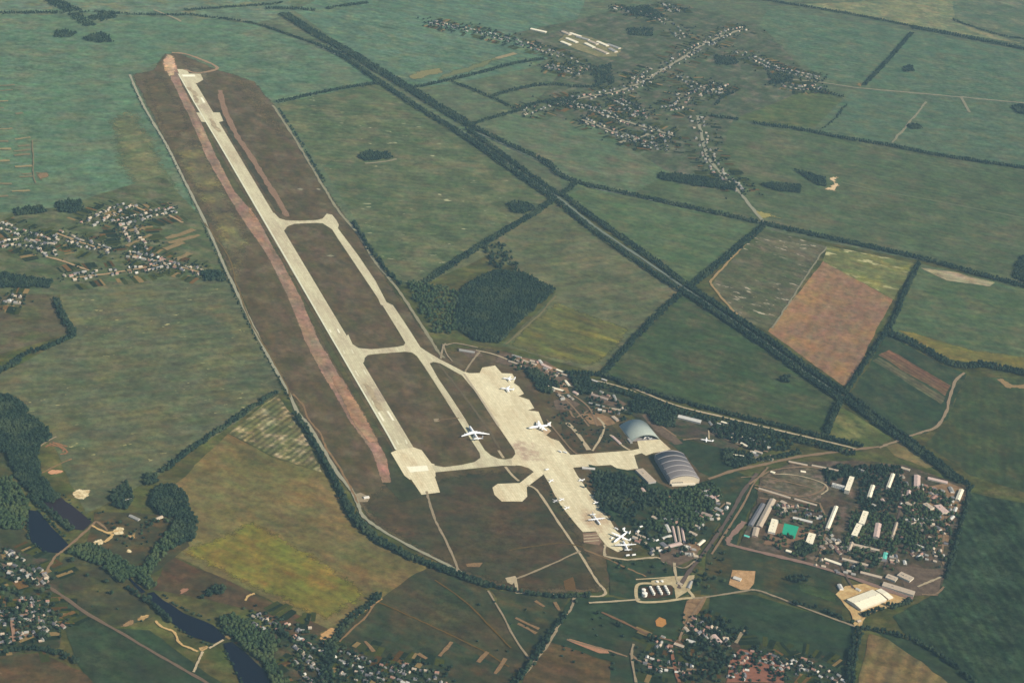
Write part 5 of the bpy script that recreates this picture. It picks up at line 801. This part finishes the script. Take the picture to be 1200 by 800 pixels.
wood('bushes scattered over the turf between the apron and the arched hangar', [(640, 470), (690, 478), (735, 520), (690, 528), (660, 515)], 11, .2, name='bushes', h=(4, 9), r=(2.5, 4.5)); wood('trees scattered around the brick compound', [(676, 458), (700, 452), (745, 482), (735, 497), (700, 486)], 11, .3, name='park_trees'); wood('bushes scattered along the sheds behind the apron', [(580, 412), (650, 432), (668, 446), (650, 452), (600, 428)], 12, .25, name='bushes', h=(4, 9), r=(2.5, 4.5))
wood('bushes scattered in the meadows of the lower left', [(75, 655), (180, 705), (160, 740), (80, 700)], 30, .12, name='bushes', h=(3, 7), r=(2, 4)); wood('bushes scattered over the sandy diggings', [(110, 600), (205, 606), (175, 650), (112, 640)], 16, .2, name='bushes', h=(3, 8), r=(2.5, 4.5)); wood('bushes scattered along the fields left of the lane', [(560, 700), (660, 705), (630, 770), (580, 790), (540, 750)], 26, .12, name='bushes', h=(3, 8), r=(2.5, 4.5)); wood('bushes scattered right of the lane below the airfield', [(680, 715), (800, 740), (800, 790), (650, 780)], 22, .15, name='bushes', h=(4, 9), r=(2.5, 5)); wood('bushes scattered on the western verge of the town road', [(820, 640), (860, 600), (880, 570), (850, 640), (830, 690)], 16, .2, name='bushes', h=(4, 9), r=(2.5, 4.5))
# trees among the houses: a mass, like the woods
def around(vil, n, sp=26):
    c = [s for s in spots if s[4] == vil]; return [(s[1] + NP.normal(0, sp), s[2] + NP.normal(0, sp)) for s in (rnd.choice(c) for _ in range(n))]
treemass('village_trees', 'garden trees scattered among the houses of the village by the runway', around(VR, 900, 24), LEAFD, (6, 11), (3.2, 5.2), True)
treemass('village_trees', 'garden trees scattered through the hazy far village', around(VF, 2000, 36), LEAFD, (8, 13), (4, 7), True)
treemass('village_trees', 'garden trees scattered among the houses in the lower left corner', around(VL, 300, 18), LEAFD, (6, 10), (3, 5)); treemass('village_trees', 'garden trees among the houses below the yellow field', around(VC, 380, 20), LEAFD, (6, 10), (3, 5)); treemass('village_trees', 'garden trees of the hamlet at the bottom of the lane', around(VB, 300, 22), LEAFD, (6, 10), (3, 5))
for lb, pp in (('hazy wood on the near edge of the far village', [(690, 80), (716, 76), (720, 100), (700, 98)]), ('dark hazy wood left of the top street of the far village', [(730, 10), (760, 8), (780, 20), (770, 24), (742, 18)]), ('hazy trees below the white farm sheds', [(735, 34), (765, 34), (764, 44), (736, 42)]), ('dark trees behind the long street of the far village', [(836, 66), (862, 68), (866, 76), (842, 78)]), ('dark wood inside the right arm of the far village', [(900, 88), (930, 90), (930, 98), (902, 100)]), ('dark trees at the left end of the far village street', [(640, 118), (676, 114), (678, 124), (646, 126)])): wood(lb, pp, 10, .8, LEAFD)

belt('bushes along the sunny bank of the upper pond', [(46, 598), (60, 614), (80, 634)], 9, 7, .7, h=(4, 8), r=(2.5, 4.5)); belt('bushes along the left bank of the upper pond', [(32, 604), (34, 630), (52, 648)], 10, 7, .8, h=(4, 9), r=(2.5, 4.5))
belt('reedy bushes along the upper bank of the long pond', [(190, 698), (215, 714), (250, 729), (262, 742)], 9, 7, .6, h=(3, 7), r=(2.5, 4.5)); belt('bushes along the lower bank of the long pond', [(200, 730), (226, 748), (248, 756)], 8, 7, .45, h=(3, 7), r=(2.5, 4)); belt('bushes along the left bank of the lowest pond', [(264, 764), (280, 792), (296, 826)], 10, 7, .8, h=(4, 9), r=(2.5, 4.5))
# ------------------------------------------------------------------ aircraft
PLW = pmat('white_aircraft_paint', (.80, .79, .76), .35, 0, .5); PLG = pmat('grey_aircraft_paint', (.42, .42, .42), .4); PLD = pmat('dark_intake', (.05, .05, .05)); STR = pmat('coloured_cheat_line', (.20, .16, .28), .4); TYR = pmat('tyre', (.03, .03, .03))
def lathe(prof, seg=14, flat=1.0):
    V = [(x, r * math.cos(2 * math.pi * k / seg), z + r * flat * math.sin(2 * math.pi * k / seg)) for x, r, z in prof for k in range(seg)]
    F = [(i * seg + k, i * seg + (k + 1) % seg, (i + 1) * seg + (k + 1) % seg, (i + 1) * seg + k) for i in range(len(prof) - 1) for k in range(seg)]
    return V, F + [tuple(range(seg - 1, -1, -1)), tuple(range((len(prof) - 1) * seg, len(prof) * seg))]
def panel(root, tip, rc, tc, t):
    """lifting surface from root (x, y, z at the leading edge) to tip, with chords rc and tc and root thickness t"""
    V = []
    for (x, y, z), c, k in ((root, rc, t), (tip, tc, t * .4)):
        up = (0, 0, 1) if abs(tip[1] - root[1]) > abs(tip[2] - root[2]) else (0, 1, 0)
        for f, s in ((0, 0), (.3, .5), (1, .05), (1, -.05), (.3, -.5)): V.append((x - c * f, y + up[1] * s * k, z + up[2] * s * k))
    return V, [(i, (i + 1) % 5, (i + 1) % 5 + 5, i + 5) for i in range(5)] + [(4, 3, 2, 1, 0), (5, 6, 7, 8, 9)]
def aircraft(label, nose, tail, span, kind='jet', engines=4, fr=None, tailfin='single', sweep=None, body=PLW, z0=None, group=None, L=None):
    a, b = np.array(G(*nose)), np.array(G(*tail)); d = a - b
    if L is None: L = float(np.linalg.norm(d))
    th = math.atan2(d[1], d[0]); mid = (a + b) / 2; fr = fr or L * .052; zc = fr * 1.35 + .6 + 1.4
    t = empty('aircraft', (mid[0], mid[1], 0), th, label=label, category='aircraft', group=group)
    h = L / 2; P = [(h, .05 * fr, -.2 * fr), (h - .02 * L, .45 * fr, -.15 * fr), (h - .07 * L, .85 * fr, -.03 * fr), (h - .13 * L, fr, 0), (-.12 * L, fr, 0), (-.28 * L, .78 * fr, .18 * fr), (-.42 * L, .40 * fr, .45 * fr), (-h, .10 * fr, .62 * fr)]
    fu = child('fuselage', medata('fuselage', lathe([(x, r, zc + z) for x, r, z in P]), body, True), t)
    child('cockpit_glazing', medata('cockpit_glazing', box(h - .085 * L, h - .06 * L, -.62 * fr, .62 * fr, zc + .45 * fr, zc + .74 * fr), GLASS), fu)
    for s in (-1, 1): child('cheat_line', medata('cheat_line', box(-.2 * L, h - .14 * L, s * fr * 1.0 - .04, s * fr * 1.0 + .04, zc - .1 * fr, zc + .12 * fr), STR), fu)
    sw = sweep if sweep is not None else (.30 if kind == 'jet' else .03); xr = .10 * L; rc = (.19 if kind == 'jet' else .13) * L; tc = rc * (.32 if kind == 'jet' else .45); zw = zc + fr * .86
    drop = -.045 * span / 2 if kind == 'jet' else .01 * span
    for s in (-1, 1):
        w_ = child('wing', medata('wing', panel((xr, s * fr * .2, zw), (xr - sw * span / 2 * 1.6, s * span / 2, zw + drop), rc, tc, rc * .13), body), t)
        for k in range(engines // 2):
            f = {2: (.30,), 4: (.36, .62), 6: (.26, .46, .66)}[engines][k]
            y = s * span / 2 * f; x = xr - sw * 1.6 * abs(y); r = fr * (.46 if kind == 'jet' else .24); z = zw + drop * f - (r * 1.25 if kind == 'jet' else .05 * fr)
            en = child('engine', medata('engine', lathe([(x + r * 2.6, r * .85, z), (x + r * 2.0, r, z), (x - r * .6, r * .95, z), (x - r * 2.0, r * .5, z)] if kind == 'jet' else [(x + r * 5, r * .3, z), (x + r * 3.6, r * .8, z), (x, r, z), (x - r * 5, r * .4, z)], 10), body, True), w_)
            if kind == 'jet': child('intake', medata('intake', lathe([(x + r * 2.62, r * .7, z), (x + r * 2.70, r * .68, z)], 10), PLD), en)
            else: child('propeller', medata('propeller', join([box(x + r * 5, x + r * 5 + .25, y0 - .2, y0 + .2, z - r * 4.2, z + r * 4.2) for y0 in (0,)] + [box(x + r * 5.05, x + r * 5.05 + .25, -r * 4.2, r * 4.2, z - .2, z + .2)]), PLG), en)
            en.location = (0, y, 0)
    ts = span * (.17 if tailfin != 'high' else .16); xt = -.36 * L; zt = zc + .62 * fr; ht = L * .125
    if tailfin == 'single':
        child('fin', medata('fin', panel((xt + .04 * L, 0, zt - .3), (xt - .08 * L, 0, zt + ht), .15 * L, .07 * L, .02 * L), body), t)
    elif tailfin == 'twin':
        for s in (-1, 1): child('fin', medata('fin', panel((xt - .01 * L, s * ts * .96, zt - .02 * L), (xt - .04 * L, s * ts * .96, zt + ht * .85), .10 * L, .06 * L, .012 * L), body), t)
    else:
        child('fin', medata('fin', panel((xt + .05 * L, 0, zt - .3), (xt - .08 * L, 0, zt + ht * 1.1), .16 * L, .10 * L, .02 * L), body), t); zt = zt + ht * 1.06; xt -= .05 * L
    for s in (-1, 1): child('tailplane', medata('tailplane', panel((xt, s * .1, zt + .1 * fr), (xt - (.05 if kind == 'jet' else .02) * L, s * ts, zt + .15 * fr), .10 * L, .05 * L, .012 * L), body), t)
    for nm, xx, yy in (('nose_gear', h - .14 * L, 0), ('main_gear', -.02 * L, fr * .8), ('main_gear', -.02 * L, -fr * .8)):
        child(nm, medata(nm, box(xx - (.03 * L if nm == 'main_gear' else .01 * L), xx + (.03 * L if nm == 'main_gear' else .01 * L), yy - .5, yy + .5, 1.2, zc - fr * .7), TYR), t)
    return t
aircraft('giant six engined white jet with a twin tail, rolling on the taxiway', (549.5, 501.5), (560.5, 518.5), 88, 'jet', 6, 4.2, 'twin')
aircraft('large white swept wing jet at the edge of the apron, nose to the left', (619, 503.5), (645, 500.5), 62, 'jet', 4, 3.9)
aircraft('white jet at the top end of the apron, the farther of two side by side', (588.5, 444.5), (603.5, 446.5), 38, 'jet', 2, 2.4, 'high')
aircraft('white jet at the top end of the apron, the nearer of two side by side', (586, 456.5), (602.5, 458.5), 44, 'jet', 4, 2.6)
aircraft('white straight winged turboprop alone on the lower apron', (703.2, 616.3), (693.5, 603.8), 52, 'prop', 4, 2.7)
aircraft('white turboprop with crossed outline parked on the lower apron end, upper of two', (719, 637), (735.5, 625), 56, 'prop', 4, 3.2, 'twin')
aircraft('white turboprop on the turf below the apron end, lowest of the big aircraft', (729.5, 635.5), (736, 648), 61, 'prop', 4, 3.2, 'twin')
aircraft('white aircraft in the mouth of the arched hangar, tail outside', (752, 510), (763, 516.5), 36, 'jet', 2, 2.4)
aircraft('small white aircraft on the path by the dark lawn behind the hangars', (820.5, 516), (836, 518.6), 30, 'prop', 2, 1.9)
for p, q, s_, lb in (((648.5, 562.5), (643, 566.5), 20, 'small white aircraft on the grass edge of the lower apron, farthest of three'), ((661, 585), (655, 588), 22, 'small white aircraft on the grass edge of the lower apron, middle of three'), ((667.5, 594.5), (661, 598), 22, 'small white aircraft on the grass edge of the lower apron, nearest of three'),
                     ((677.5, 564.5), (685, 563), 20, 'small white aircraft at the far side of the lower apron beside the park'), ((694.5, 591), (703, 589), 20, 'small white aircraft at the far side of the lower apron, above the lone turboprop')):
    aircraft(lb, p, q, s_, 'prop', 2, 1.4)
aircraft('small dull grey aircraft parked on the turf left of the lower apron', (653, 586.5), (648, 590), 22, 'prop', 2, 1.4, body=PLG); aircraft('small pale aircraft under the trees by the lower apron', (694, 582.5), (704, 580.5), 24, 'prop', 2, 1.4, body=PLG)
# fuel and service lorries beside the parked turboprops
CABS = pmat('white_lorry_paint', (.74, .73, .70), .4)
def lorry(px, q, lb):
    a, b = G(*px), G(*q); th = math.atan2(b[1] - a[1], b[0] - a[0]); t = empty('lorry', (*a, 1.45), th, label=lb, category='lorry')
    child('cab', medata('cab', box(3.6, 5.6, -1.4, 1.4, .9, 3.6), CABS), t); child('body', medata('body', join([box(-5.6, 3.4, -1.5, 1.5, 1.1, 4.2), box(-5.6, 5.6, -.9, .9, .7, 1.1)]), CABS), t)
    for x in (-4, -2.6, 4.2):
        for s in (-1, 1): child('wheel', medata('wheel', ([(x + .6 * math.cos(k * math.pi / 5), s * 1.25 + e * .2, .6 + .6 * math.sin(k * math.pi / 5)) for e in (-1, 1) for k in range(10)], [tuple(range(10)), tuple(range(19, 9, -1))] + [(k, (k + 1) % 10, (k + 1) % 10 + 10, k + 10) for k in range(10)]), TYR), t)
for p, q, lb in (((722, 620.5), (725, 622), 'white lorry at the corner of the apron end, left of two at its top edge'), ((730.5, 620.5), (728, 622), 'white lorry at the corner of the apron end, right of two at its top edge'), ((717, 631.5), (719, 630), 'white lorry at the left wing of the upper parked turboprop'), ((738, 633.5), (737, 635), 'white lorry at the right wing of the upper parked turboprop'), ((735.5, 651.5), (738, 651), 'white lorry behind the lowest turboprop, left one'), ((742.5, 651), (740, 651.4), 'white lorry behind the lowest turboprop, right one'),
                 ((641, 551), (644, 550.5), 'white lorry on the apron crossing'), ((656, 530), (658, 531), 'white lorry at the notch of the apron edge'), ((662, 531), (665, 532), 'pale lorry beside the track at the apron edge'), ((751, 618), (754, 617), 'white lorry among trees, left of two above the fan of sheds'), ((759, 617), (762, 616.5), 'white lorry among trees, right of two above the fan of sheds'), ((760, 628), (762, 627), 'white lorry on the yard left of the fan of sheds, upper one'), ((761, 633), (764, 633.5), 'white lorry on the yard left of the fan of sheds, lower one'), ((770, 634), (772, 633), 'white lorry on the yard nearest the fan of sheds')):
    lorry(p, q, lb)
# ------------------------------------------------------------------ single trees
TREES = []
for k in range(5):
    v, f = crown_template(40 + k, 2, 70); v = v * (4.6 + .4 * k, 4.6 + .3 * k, 4.6 + .3 * k) + (0, 0, 7.6)
    cm = medata('crown', (v.tolist(), [tuple(q) for q in f.tolist()]), LEAF if k % 2 else LEAFD); V = []; F = []
    def limb(a, b, r0, r1):
        n = len(V); a, b = Vector(a), Vector(b); z = (b - a).normalized(); u = z.orthogonal().normalized(); w2 = z.cross(u)
        for c, r in ((a, r0), (b, r1)): V.extend([tuple(c + (u * math.cos(j * math.pi / 3) + w2 * math.sin(j * math.pi / 3)) * r) for j in range(6)])
        F.extend([(n + j, n + (j + 1) % 6, n + (j + 1) % 6 + 6, n + j + 6) for j in range(6)])
    limb((0, 0, 0), (.1, 0, 5), .42, .28)
    for j in range(4): e = j * 1.6 + k; limb((.1, 0, 4 + j * .3), (2.4 * math.cos(e), 2.4 * math.sin(e), 7.2 + j * .4), .2, .07)
    TREES.append((cm, medata('trunk', (V, F), BARK)))
def trees(where, px, n, hs=(.7, 1.25)):
    q = M2(px); P = fill(px, 9, 1, 0); NP.shuffle(P)
    for x, y in P[:n]:
        t = empty('tree', (float(x), float(y), 0), rnd.uniform(0, 6.28), label='round green tree standing ' + where, category='tree', group='trees ' + where); s = rnd.uniform(*hs); t.scale = (s, s, s * rnd.uniform(.85, 1.2)); c, k = rnd.choice(TREES); child('trunk', k, t); child('crown', c, t)
trees('in the gardens of the lower left village', [(0, 645), (60, 670), (66, 745), (0, 765)], 60); trees('among the yards below the yellow field', [(325, 735), (385, 748), (480, 790), (470, 800), (340, 800)], 45); trees('on the turf between the fuel store and the town road', [(800, 660), (850, 640), (850, 690), (815, 695)], 16)
trees('around the tan blocks of the lower garrison', [(960, 645), (1040, 655), (1060, 668), (1000, 672)], 30); trees('along the yards of the eastern garrison quarter', [(1060, 600), (1125, 600), (1105, 670), (1060, 660)], 36); trees('in the wet meadow beside the lower road', [(75, 655), (110, 650), (180, 705), (140, 720)], 8); trees('on the turf below the parked turboprops', [(712, 655), (790, 660), (780, 674), (730, 672)], 14, (.5, .9))
trees('in the bottom hamlet right of the lane', [(808, 728), (920, 765), (920, 800), (800, 790)], 40); trees('on the sandy diggings by the dark wood', [(112, 600), (200, 610), (170, 640), (120, 618)], 14, (.6, 1)); trees('round the sheds behind the apron', [(585, 415), (664, 440), (664, 462), (600, 432)], 22, (.7, 1.1))
